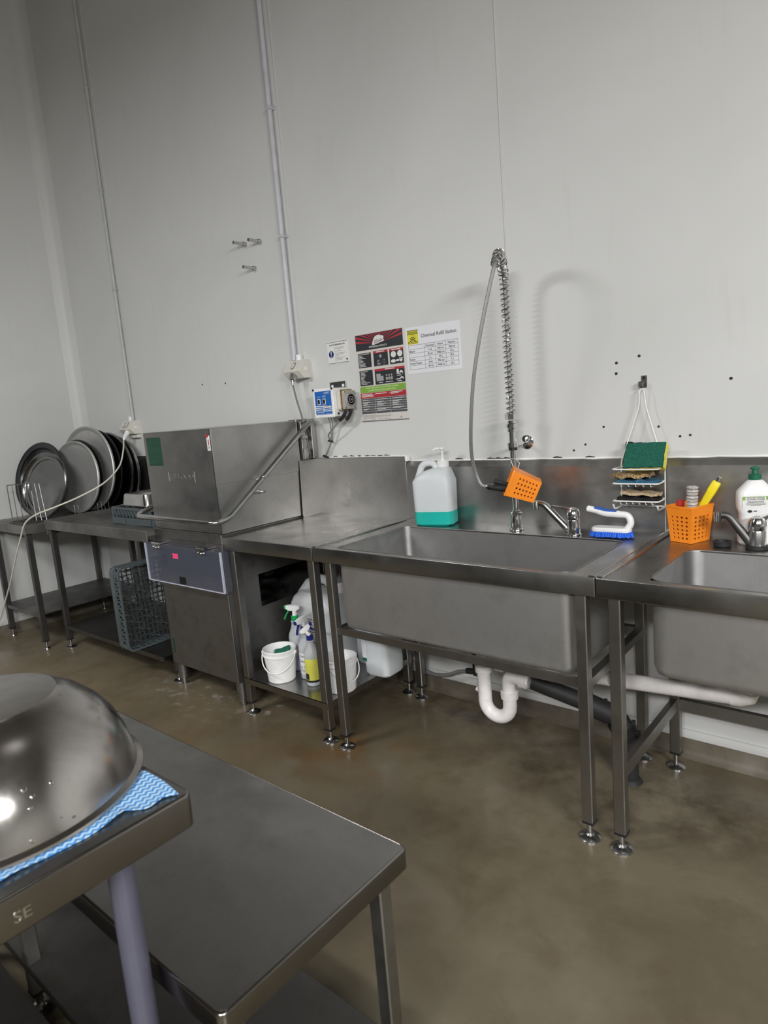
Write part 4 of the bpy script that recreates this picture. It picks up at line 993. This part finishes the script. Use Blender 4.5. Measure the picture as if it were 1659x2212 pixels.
def sprayer(x, y, ang, s, col, label, body='bottle', rot=0):
    t = thing('spray_bottle', (x, y, ZS), label, 'spray bottle', rot=(0, 0, R(ang)))
    t.scale = (s, s, s)
    B().lathe([(0, 0), (.036, 0), (.040, .005), (.040, .150), (.041, .165), (.038, .185), (.026, .212), (.020, .235), (.019, .242), (.022, .245), (.022, .252), (.015, .254), (.014, .262), (0, .262)], 32).build('bottle_body', body, t, local=True)
    B().lathe([(.0185, .252), (.019, .256), (.0185, .276), (.015, .279), (0, .279)], 24).build('collar', col, t, local=True)
    M = Matrix.Rotation(R(rot), 4, 'Y')
    Mt = Matrix.Translation((0, 0, .278)) @ M
    hd_ = B().cyl((0, 0, 0), (0, 0, .03), .012, .010, n=16, M=Mt)
    hd_.loft([[(x_, y_, z_) for y_, z_ in ((-w, z0), (w, z0), (w, z1), (-w, z1))] for x_, w, z0, z1 in ((-.030, .006, .036, .050), (-.012, .010, .026, .054), (.020, .010, .026, .054), (.042, .008, .034, .052))], M=Mt)
    hh = hd_.build('spray_head', 'white', t, local=True)
    B().loft([[(x_, y_, z_) for y_, x_ in ((-.006, a), (.006, a), (.006, a+.007), (-.006, a+.007))] for z_, a in ((.036, .026), (.018, .030), (.0, .044), (-.020, .052))], M=Mt).box(.040, .052, -.008, .008, .034, .052, .002, 1, Mt).build('trigger', col, hh, local=True)
    return t
g = sprayer(-1.540, -.474, 205, 1.0, 'green_bright', 'clear spray bottle with green trigger, tallest of the three behind the pail')
B().lathe([(.0405, .003), (.0412, .006), (.0412, .075), (.0402, .078)], 32).build('liquid', 'liquid_grey', g, local=True)
s2 = sprayer(-1.415, -.530, 265, .93, 'navy', 'spray bottle with navy collar and handwritten white label, middle of the three', rot=14)
lb = B().lathe([(.0405, .028), (.0413, .030), (.0413, .140), (.0405, .142)], 32).build('label', 'paper', s2, local=True)
b = B()
def wrap(b, txt, size, z, a0):
    t_ = B().text(txt, size, Matrix.Identity(4), 'LEFT', depth=.0002)
    for v in t_.bm.verts:
        a = a0+v.co.x/.0416; zz = z+v.co.y; rr = .0416+v.co.z; v.co = (rr*math.cos(a), rr*math.sin(a), zz)
    me = bpy.data.meshes.new('t'); t_.bm.to_mesh(me); t_.bm.free()
    b.raw([v.co for v in me.vertices], [list(p.vertices) for p in me.polygons]); bpy.data.meshes.remove(me)
for txt, z, a in (('Clear', .122, .15), ('Glen Cl', .095, .12), ('11 5 a', .060, .2), ('4 4 :', .042, .2)): wrap(b, txt, .020, z, R(0)+a-.4)
b.build('handwriting', 'ink', lb, local=True)
s3 = sprayer(-1.332, -.575, 30, .87, 'navy', 'spray bottle with navy collar and yellow label beside the bench leg', rot=-38)
lb = B().lathe([(.0405, .034), (.0413, .036), (.0413, .150), (.0405, .153)], 32).build('label', 'label_yellow', s3, local=True)
B().lathe([(.0406, .022), (.0415, .023), (.0415, .033), (.0406, .034)], 32).build('black_band', 'ink', lb, local=True)
b = B()
for k in range(6):
    a0, a1 = R(-150+7*k), R(-150+7*(k+1))
    b.raw([(.0418*math.cos(a), .0418*math.sin(a), z) for a, z in ((a0, .038), (a1, .038), (a1, .072), (a0, .072))], [(0, 1, 2, 3)])
b.build('black_square', 'ink', lb, local=True)

jc = thing('chemical_drum', (-1.52, -.262, ZS), 'large white chemical drum with moulded handle at the back of the lower shelf', 'drum', rot=(0, 0, R(-4)))
def q(w, d, z, r=.04, cx=0, cy=0): return [(x, y, z) for x, y in rrect(w, d, r, 5, cx, cy)]
b = B().loft([q(.30, .24, 0), q(.32, .26, .012), q(.322, .262, .05), q(.316, .256, .06), q(.316, .256, .27), q(.322, .262, .28), q(.322, .262, .30), q(.31, .25, .33, .06), q(.26, .20, .362, .07), q(.20, .14, .368, .06)])
b.build('drum_body', 'jerry', jc, local=True)
B().tube(fillet([(-.13, -.05, .33), (-.06, -.03, .415), (.03, -.01, .420), (.075, .0, .36)], .06, 6), [.030]*3+[.024]*14+[.028]*3, 14).build('handle', 'jerry', jc, local=True)
B().lathe([(.034, .36), (.034, .405), (.030, .412), (0, .412)], 24, Matrix.Translation((.105, .0, 0))).build('screw_cap', 'white', jc, local=True)
lb = B().box(-.02, .10, -.1320, -.1285, .10, .245, .0005, 1).build('label', 'paper', jc, local=True)
b = B()
for k in range(9): b.box(-.012, .092-.012*(k % 3), -.1326, -.132, .232-.013*k, .236-.013*k)
b.box(-.012, .09, -.1326, -.132, .108, .118)
b.build('label_print', 'ink_grey', lb, local=True)
B().tube(smooth_path([(.105, 0, .40), (.11, .01, .45), (.08, .05, .50), (.0, .09, .56)]), .004, 8).build('suction_tube', 'hose_grey', jc, local=True)
j2 = thing('chemical_bottle', (-1.128, -.292, ZS), 'cloudy white rectangular bottle at the right end of the lower shelf', 'bottle', rot=(0, 0, R(2)))
b = B().loft([q(.13, .135, 0, .03), q(.142, .148, .010, .03), q(.146, .15, .05, .03), q(.144, .148, .24, .03), q(.10, .10, .275, .03), q(.045, .045, .285, .02), q(.045, .045, .30, .02)])
b.build('bottle_body', 'jug', j2, local=True)
B().lathe([(.026, .295), (.026, .318), (0, .318)], 20).build('screw_cap', 'white', j2, local=True)
lb = B().box(-.0735, -.0725, -.04, .05, .05, .2).box(-.072, -.045, -.0755, -.0742, .07, .20, .0004, 1).build('label', 'paper', j2, local=True)
B().box(-.072, -.045, -.0765, -.0755, .07, .085).build('label_band', 'green_cap', lb, local=True)
j3 = thing('chemical_bottle', (-1.275, -.215, ZS), 'bluish white bottle between the large drum and the cloudy bottle', 'bottle')
B().loft([q(.11, .11, 0, .03), q(.12, .12, .010, .03), q(.12, .12, .23, .03), q(.08, .08, .26, .03), q(.04, .04, .268, .019), q(.04, .04, .285, .019)]).build('bottle_body', 'bottle', j3, local=True)
B().lathe([(.023, .28), (.023, .30), (0, .30)], 20).build('screw_cap', 'white', j3, local=True)

# ---- waste pipes
pt = thing('waste_trap', (-.46, -.37, .15), 'white plastic bottle-bend waste trap under the wide sink', 'drain pipe')
yp = -.37
pth = fillet([(-.513, yp, .545), (-.513, yp, .22)], .01)+[V(-.455+.058*math.cos(a), yp, .220+.058*math.sin(a)) for a in [PI+PI*k/12 for k in range(13)]]+[V(-.397, yp, .29)]
B().tube(pth, .0285, 20).build('trap_bend', 'pipe_white', pt)
B().tube(fillet([(-.397, yp, .285), (-.397, yp, .352), (-.30, yp, .350)], .045, 8), .0275, 20).build('outlet_bend', 'pipe_white', pt)
for M in (Matrix.Translation((-.513, yp, .362)), Matrix.Translation((-.397, yp, .272)), Matrix.Translation((-.325, yp, .350)) @ Matrix.Rotation(R(90), 4, 'Y'), Matrix.Translation((-.43, yp, .400)) @ Matrix.Rotation(R(90), 4, 'Y')):
    B().lathe([(.0285, -.016), (.0355, -.016), (.0365, -.006), (.0365, .012), (.030, .016), (.0285, .016)], 16, M).build('slip_nut', 'pipe_white', pt)
B().cyl((-.52, yp, .253), (-.552, yp, .262), .011, n=14).build('hose_spigot', 'pipe_white', pt)
B().tube(fillet([(-.513, yp, .40), (-.43, yp, .400), (-.20, yp, .416)], .02), .0265, 18).tube([(-.20, yp, .416), (.02, yp, .428)], .0265, 18).build('side_arm', 'pipe_white', pt)
wp = thing('waste_pipe', (.2, -.37, .43), 'long white waste pipe running from the right-hand sink to the trap', 'drain pipe')
B().tube(fillet([(.03, yp, .4285), (.455, yp, .458), (.470, -.395, .588)], .04, 8), .027, 20).build('pipe', 'pipe_white', wp)
B().tube([(.415, yp, .4555), (.44, yp, .4575), (.462, -.372, .468), (.468, -.378, .49)], .0305, 18).build('elbow', 'pipe_white', wp)
bp = thing('black_waste_pipe', (-.1, -.33, 0), 'black waste pipe sloping from the trap down into the floor', 'drain pipe')
B().tube(fillet([(-.290, yp, .3495), (-.05, -.33, .285), (.052, -.297, .225), (.056, -.292, 0)], .055, 8), .032, 20).build('pipe', 'rubber', bp)
B().tube([(-.08, -.335, .292), (-.005, -.315, .262)], .041, 20).tube([(.02, -.306, .235), (.047, -.297, .185)], .043, 20).build('coupling', 'rubber', bp)
b = B()
for x, y, z in ((-.07, -.332, .325), (-.02, -.318, .305), (.075, -.297, .235), (.092, -.292, .195)): b.box(x-.006, x+.006, y-.006, y+.006, z-.02, z+.014, .001, 1)
b.build('coupling_lug', 'rubber', bp)
B().lathe([(.033, 0), (.045, 0), (.036, .014), (.033, .016)], 20, Matrix.Translation((.056, -.292, 0))).build('floor_collar', 'rubber', bp)
fh = thing('water_supply_hose', (-.95, -.05, .11), 'grey braided hose along the wall base left of the white trap', 'hose')
B().tube(smooth_path([(-1.30, -.05, .30), (-1.19, -.05, .215), (-1.10, -.05, .135), (-1.02, -.055, .108), (-.93, -.06, .122), (-.86, -.065, .155), (-.795, -.07, .175)]), .009, 10).build('hose', 'hose_grey', fh)
B().cyl((-.80, -.07, .175), (-.755, -.07, .182), .014, n=10).cyl((-.748, -.07, .165), (-.748, -.07, .30), .015, n=14).cyl((-.748, -.07, .225), (-.748, -.07, .235), .019, n=14).cyl((-.748, -.07, .255), (-.748, -.07, .265), .019, n=14).cyl((-.748, -.07, .22), (-.748, 0, .22), .012, n=12).build('valve', 'rubber', fh)
# ================================================================== pan lids in the wire rack
def disc_at(o, c, az, tilt):
    n = V(math.cos(R(az))*math.cos(R(tilt)), math.sin(R(az))*math.cos(R(tilt)), math.sin(R(tilt)))
    x = V(0, 0, 1).cross(n).normalized(); y = n.cross(x)
    o.matrix_world = Matrix.Translation(c) @ Matrix((x, y, n)).transposed().to_4x4()
def dish(name, r, kind, mat, c, az, tilt, label, cat, group='round pans and lids standing in the wire racks'):
    b = B()
    if kind == 'lid':      # shallow pan seen from inside: rolled rim, step and recessed floor
        pr = [(0, -.030), (r*.80, -.030), (r*.83, -.024), (r*.86, -.004), (r*.94, -.002), (r*.97, .003), (r, 0), (r, -.006), (r*.95, -.010), (r*.88, -.012), (r*.85, -.034), (r*.80, -.036), (0, -.036)]
    elif kind == 'cone':   # spun lid with a shallow cone
        pr = [(0, -.040), (r*.02, -.040), (r*.78, -.020), (r*.80, -.014), (r*.88, -.012), (r*.92, -.002), (r*.97, .004), (r, 0), (r, -.012), (r*.95, -.014), (r*.78, -.026), (0, -.046)]
    elif kind == 'flat':   # flat tray with a wide rounded edge
        pr = [(0, -.012), (r*.88, -.012), (r*.92, -.008), (r*.96, .002), (r*.985, .004), (r, -.001), (r, -.012), (r*.97, -.018), (r*.9, -.020), (0, -.020)]
    else:                  # deep bowl-like lid
        pr = [(0, -.07), (r*.6, -.066), (r*.82, -.045), (r*.92, -.015), (r*.96, .002), (r, 0), (r, -.007), (r*.95, -.022), (r*.84, -.053), (r*.6, -.074), (0, -.078)]
    o = b.lathe(pr, 56).build(name, mat, None)
    disc_at(o, c, az, tilt); tag(o, label, cat, group); return o
zb = .868
def standing(r, tilt): return zb+.012+r*math.cos(R(tilt))
P1 = dish('round_pan', .272, 'lid', 'pan_dark', (-4.135, -.535, zb+.012+.266), -76, 14, 'dark round pan nearest the wire rack end, rim circling a polished lid', 'pan')
P2 = dish('pan_lid', .236, 'cone', 'pan_mid', (-3.940, -.593, zb+.012+.230), -76, 14, 'polished conical lid in front, nested in the dark pan', 'lid')
P3 = dish('round_pan', .266, 'lid', 'pan_dark', (-3.935, -.335, zb+.012+.264), -80, 5, 'dark pan edge just behind the flat grey tray', 'pan')
P4 = dish('round_tray', .262, 'flat', 'aluminium', (-3.888, -.385, zb+.012+.260), -80, 5, 'flat dull grey round tray, second group from the left', 'tray')
P5 = dish('round_tray', .312, 'flat', 'aluminium', (-3.938, -.262, zb+.012+.310), -82, 4, 'tallest round aluminium tray in the rack row', 'tray')
P6 = dish('round_pan', .296, 'lid', 'pan_dark', (-3.890, -.212, zb+.012+.294), -83, 3, 'dark charcoal round pan right of the tallest tray', 'pan')
P7 = dish('pan_lid', .282, 'cone', 'pan_mid', (-3.815, -.160, zb+.012+.281), -84, 2, 'polished steel lid near the wall, last but one of the row', 'lid')
P8 = dish('pan_lid', .268, 'cone', 'pan', (-3.790, -.112, zb+.012+.267), -85, 1, 'last steel lid of the row, beside the black tray', 'lid')
zr = zb+.006
r1 = thing('wire_rack', (-4.0, -.72, zb), 'dark-ended wire plate rack at the near end of the corner bench', 'rack', 'wire plate racks on the corner bench')
a_, b_ = V(-4.066, -.785, zr), V(-3.955, -.672, zr)
up = V(0, 0, .262)
b = B().tube(fillet([a_, a_+up, b_+up, b_], .012, 3), .0032, 8)
for f in (.22, .45, .72): b.cyl(a_.lerp(b_, f), a_.lerp(b_, f)+up, .0026, n=8)
b.build('end_frame', 'steel_dark', r1)
b = B()
for k in range(4): b.cyl((-4.09+.075*k, -.80, zr), (-4.09+.075*k, -.45, zr), .0035, n=8)
b.cyl((-4.10, -.795, zr), (-3.85, -.795, zr), .0035, n=8)
b.build('base_grid', 'steel_dark', r1)
for k in range(3):
    x = -3.905+.040*k
    B().tube([(x, -.690+.018*k, zr), (x-.062, -.668+.012*k, zr+.258)], .0030, 8).build('prong', 'chrome_dull', r1)
r2 = thing('wire_rack', (-3.9, -.3, zb), 'low wire plate rack under the trays nearer the wall', 'rack', 'wire plate racks on the corner bench')
b = B()
for k in range(4): b.cyl((-4.05+.09*k, -.44, zr), (-4.05+.09*k, -.08, zr), .0035, n=8)
b.build('base_grid', 'steel_dark', r2)
for y in (-.452, -.281, -.227):
    b = B()
    for x in (-3.83, -3.77): b.cyl((x, y, zr), (x, y, zr+.07), .003, n=8).sph((x, y, zr+.072), .005)
    b.cyl((-3.83, y, zr), (-3.77, y, zr), .003, n=8).build('prong', 'chrome_dull', r2)

# ================================================================== glass crates
def crate(label, M):
    t = thing('dish_crate', (0, 0, 0), label, 'crate', 'grey dishwasher crates'); t.matrix_world = M
    s, h = .5, .105; w = s/2
    def ring(z, o=0): return [(x, y, z) for x, y in rrect(s-2*o, s-2*o, .035-o*.3, 4)]
    B().loft([ring(0), ring(.042), ring(.042, .006), ring(0, .006)], closed=True).build('lower_band', 'crate', t, local=True)
    B().loft([ring(.092, -.003), ring(h, -.003), ring(h, .007), ring(.092, .007)], closed=True).build('rim', 'crate', t, local=True)
    b = B(); n = 11
    for k in range(4):
        Rz = Matrix.Rotation(PI/2*k, 4, 'Z')
        for i in range(n):
            a = -w+.035+(s-.07)*i/n; c = -w+.035+(s-.07)*(i+1)/n
            b.rod((a, -w+.003, .040), ((a+c)/2, -w+.003, .094), .006, .007, up=(0, 1, 0), M=Rz).rod(((a+c)/2, -w+.003, .094), (c, -w+.003, .040), .006, .007, up=(0, 1, 0), M=Rz)
        b.box(-w+.02, -w+.040, -w, -w+.006, .04, .094, M=Rz).box(w-.040, w-.02, -w, -w+.006, .04, .094, M=Rz)
    b.build('lattice_side', 'crate', t, local=True)
    for k in range(2):
        for sg_ in (-1, 1): B().box(sg_*.15-.075 if sg_ > 0 else -.225, .225 if sg_ > 0 else -.075, -w-.006, -w, .002, .04, .002, 1, Matrix.Rotation(PI/2*k*1, 4, 'Z')).build('outer_flange', 'crate', t, local=True)
    b = B()
    for i in range(17):
        a = -w+.01+(s-.02)*i/16
        b.box(a-.0025, a+.0025, -w+.006, w-.006, .004, .012).box(-w+.006, w-.006, a-.0025, a+.0025, .004, .012)
    for i in range(8):
        for j in range(8):
            x, y = -.205+.41*i/7, -.205+.41*j/7
            if (i+j) % 2 == 0: b.box(x-.022, x+.022, y-.003, y+.003, .010, .020).box(x+.012, x+.021, y-.004, y+.004, .012, .075, .003, 1)
            else: b.box(x-.003, x+.003, y-.022, y+.022, .010, .020).box(x-.004, x+.004, y-.021, y-.012, .012, .075, .003, 1)
    b.build('peg_grid', 'crate_dark', t, local=True)
    return t
crate('grey dish crate lying on the landing table under an upturned steel pan', Matrix.Translation((-2.835, -.315, .8765)))
# on its side, pegs facing the dishwasher
Ms = Matrix(((0, 0, 1, -2.752), (1, 0, 0, -.545), (0, 1, 0, .4240), (0, 0, 0, 1)))
crate('grey dish crate standing on its side on the lower shelf by the dishwasher', Ms)
# upturned gastronorm pan
gp_ = thing('gastronorm_pan', (-2.92, -.36, .982), 'upturned steel food pan sitting on the grey crate', 'pan')
def gr(w, d, z, r=.03): return [(-2.90+x, -.385+y, z) for x, y in rrect(w, d, r, 5)]
B().loft([gr(.325, .265, .9825, .02), gr(.325, .265, .986, .02), gr(.300, .24, .988, .03), gr(.285, .225, 1.045, .035), gr(.279, .219, 1.0525, .033), gr(.262, .202, 1.056, .03)]).build('pan_body', 'pan', gp_)
# dark tray leaning on the back wall
bt = thing('black_tray', (-3.58, -.05, .93), 'flat black tray standing against the wall behind the steel lids', 'tray')
B().box(-3.665, -3.30, -.036, -.014, .932, 1.24, .006, 2).build('tray_panel', 'black', bt)
B().box(-3.675, -3.29, -.014, -.004, .932, 1.25, .003, 1).build('tray_rim', 'black', bt)

# ================================================================== foreground tables
T2 = thing('low_prep_table', (-.42, -1.9, 0), 'low square-legged stainless table in the foreground, floor side', 'table')
x0, x1, ya, yb2, z2 = -1.38, .114, -2.118, -1.668, .60
def rtop(z, o): return [(x, y, z) for x, y in rrect(x1-x0-2*o, yb2-ya-2*o, .014, 4, (x0+x1)/2, (ya+yb2)/2)]
B().loft([rtop(z2-.006, .003), rtop(z2-.002, .003), rtop(z2, .0045)]).build('tabletop', 'steel_x', T2)
B().loft([rtop(z2-.044, .006), rtop(z2-.044, .0015), rtop(z2-.042, 0), rtop(z2-.0045, 0), rtop(z2-.0025, .0005), rtop(z2-.0008, .0018), rtop(z2+.0002, .0042), rtop(z2-.0015, .006)], closed=True).build('edge_band', 'edge', T2)
for x, y in ((.068, -1.712), (.068, -2.075), (-.825, -2.075), (-.825, -1.712), (-1.33, -2.075), (-1.33, -1.712)): leg(T2, x, y, z2-.044, .034, mat='leg')
B().box(-1.35, .088, -2.094, -1.694, .132, .150, .003, 1).build('shelf', 'steel_dark', T2)
T1 = thing('round_leg_table', (-.6, -2.4, 0), 'higher stainless table at lower left carrying the upturned bowl', 'table')
z1 = .884; tx1, ty1 = .0, -2.046; tx0, ty0 = -1.25, -2.68
def rt1(z, o): return [(x, y, z) for x, y in rrect(tx1-tx0-2*o, ty1-ty0-2*o, .012, 4, (tx0+tx1)/2, (ty0+ty1)/2)]
B().loft([rt1(z1-.006, .003), rt1(z1-.002, .003), rt1(z1, .0045)]).build('tabletop', 'steel_x', T1)
eb = B().loft([rt1(z1-.057, .006), rt1(z1-.057, .0015), rt1(z1-.055, 0), rt1(z1-.0045, 0), rt1(z1-.0025, .0005), rt1(z1-.0008, .0018), rt1(z1+.0002, .0042), rt1(z1-.0015, .006)], closed=True).build('edge_band', 'edge', T1)
B().box(-1.2, -.05, -2.63, -2.16, .232, .250, .003, 1).build('shelf', 'steel_dark', T1)
def pole_leg(x, y):
    l = B().cyl((x, y, .03), (x, y, z1-.057), .0205, n=28).build('leg', 'pole', T1)
    B().lathe([(.024, 0), (.024, .02), (.018, .032), (0, .032)], 20, Matrix.Translation((x, y, 0))).build('foot', 'rubber', l)
for x, y in ((-.058, -2.150), (-.058, -2.62), (-1.19, -2.15), (-1.19, -2.62)): pole_leg(x, y)
Mt = Matrix.Translation((.0004, -2.318, .8445)) @ Matrix.Rotation(R(90), 4, 'Z') @ Matrix.Rotation(R(90), 4, 'X')
B().text('SE', .022, Mt, 'LEFT', depth=.0006, sx=1.1).build('stamped_letters', 'chrome', eb)
# cloth
random.seed(5)
cl = B(); nx, ny = 44, 56; zc = z1+.0016
edge = [(-2.062, -.006), (-2.085, -.022), (-2.112, -.016), (-2.140, -.040), (-2.165, -.034), (-2.20, -.030), (-2.24, -.034), (-2.30, -.038), (-2.36, -.03), (-2.62, -.04)]
def ex(y):
    for (a, xa), (b_, xb) in zip(edge, edge[1:]):
        if b_ <= y <= a: return xa+(xb-xa)*(a-y)/(a-b_)
    return edge[-1][1]
vs = []
for s in (0, 1):
    for j in range(ny+1):
        y = -2.060-.52*(j/ny)**1.15
        for i in range(nx+1):
            t = i/nx; x = ex(y)-.56*t**1.3
            yy = y+.014*t*(1-j/ny)*-1+.006*math.sin(t*9)*(j == 0)
            wv = .0045*max(0, math.sin(y*46+t*5))*max(0, 1-t*7)+.002*max(0, math.sin(x*60+y*20))
            d = math.hypot(x+.27, yy+2.236)
            if d < .25: wv *= max(0, (d-.225)/.025)
            vs.append((x, yy, zc+(wv if s else wv-.0012 if wv > .0012 else 0)+(.0006 if s else 0)))
o = (nx+1)*(ny+1); fs = []
I = lambda i, j: j*(nx+1)+i
for j in range(ny):
    for i in range(nx):
        fs.append((o+I(i, j), o+I(i+1, j), o+I(i+1, j+1), o+I(i, j+1)))
cl.raw(vs[o:], [tuple(k-o for k in f) for f in fs])
c_ = cl.build('wiping_cloth', 'chevron', None, uv=lambda c: (c.x, c.y), sharp=3)
md = c_.modifiers.new('thickness', 'SOLIDIFY'); md.thickness = .0010; md.offset = -1
solo(c_, 'blue and white zigzag wiping cloth under the upturned steel bowl', 'cloth')
# bowl
bw = thing('mixing_bowl', (-.272, -2.236, z1+.004), 'large upturned steel mixing bowl, wet, on the blue cloth', 'bowl')
rb = .226
pr = [(0, .163), (.085, .163), (.112, .161), (.118, .156), (.126, .153), (.150, .138), (.175, .114), (.195, .085), (.208, .055), (.216, .025), (.219, .010), (.224, .008), (.2285, .006), (.2295, .002), (.226, 0), (.218, .002), (.212, .025), (.204, .055), (.19, .083), (.17, .111), (.147, .133), (.12, .148), (0, .157)]
B().lathe(pr, 72).build('bowl_body', 'bowl', bw, local=True)

# ================================================================== camera and lights
cd = bpy.data.cameras.new('camera'); cam = bpy.data.objects.new('camera', cd); COL.objects.link(cam)
cam.matrix_world = Matrix(((.76620977, -.0399823, .64134546, .8777), (.63744022, .17340205, -.7507341, -2.5504), (-.08119454, .9840392, .15834867, 1.4589), (0, 0, 0, 1)))
cd.sensor_fit = 'VERTICAL'; cd.sensor_height = 36; cd.lens = 1405.95/2212*36; cd.clip_start = .05
SC.camera = cam
def area(name, loc, tgt, w, h, watts, col=(1, .985, .95)):
    l = bpy.data.lights.new(name, 'AREA'); l.shape = 'RECTANGLE'; l.size = w; l.size_y = h; l.energy = watts; l.color = col
    o = bpy.data.objects.new(name, l); COL.objects.link(o); o.location = loc
    o.rotation_euler = (Vector(tgt)-Vector(loc)).to_track_quat('-Z', 'Y').to_euler(); return o
area('ceiling_batten_right', (3.9, -3.6, 2.75), (3.05, -2.85, .2), 1.4, .3, 215, (1, .995, .985))
area('fill_lamp_mid', (1.5, -4.7, 2.7), (1.2, -3.6, .1), 1.5, .3, 160, (1, .995, .985))  # unseen lamp behind the camera, added as fill under the benches
area('ceiling_batten_left', (-2.2, -3.0, 2.8), (-2.6, -2.2, .3), 1.2, .25, 52, (1, .995, .985))
area('high_bay', (.9, -1.4, 4.9), (-.3, -.6, 0), .5, .5, 2)
cd.dof.use_dof = True; cd.dof.focus_distance = 3.2; cd.dof.aperture_fstop = 6.0
w = bpy.data.worlds.new('world'); SC.world = w; w.use_nodes = True
w.node_tree.nodes['Background'].inputs[0].default_value = (.9, .95, 1, 1); w.node_tree.nodes['Background'].inputs[1].default_value = .03
SC.view_settings.view_transform = 'Standard'; SC.view_settings.look = 'None'; SC.view_settings.gamma = 1; SC.view_settings.use_curve_mapping = False
SC.view_settings.exposure = 0.0
SC.cycles.max_bounces = 8
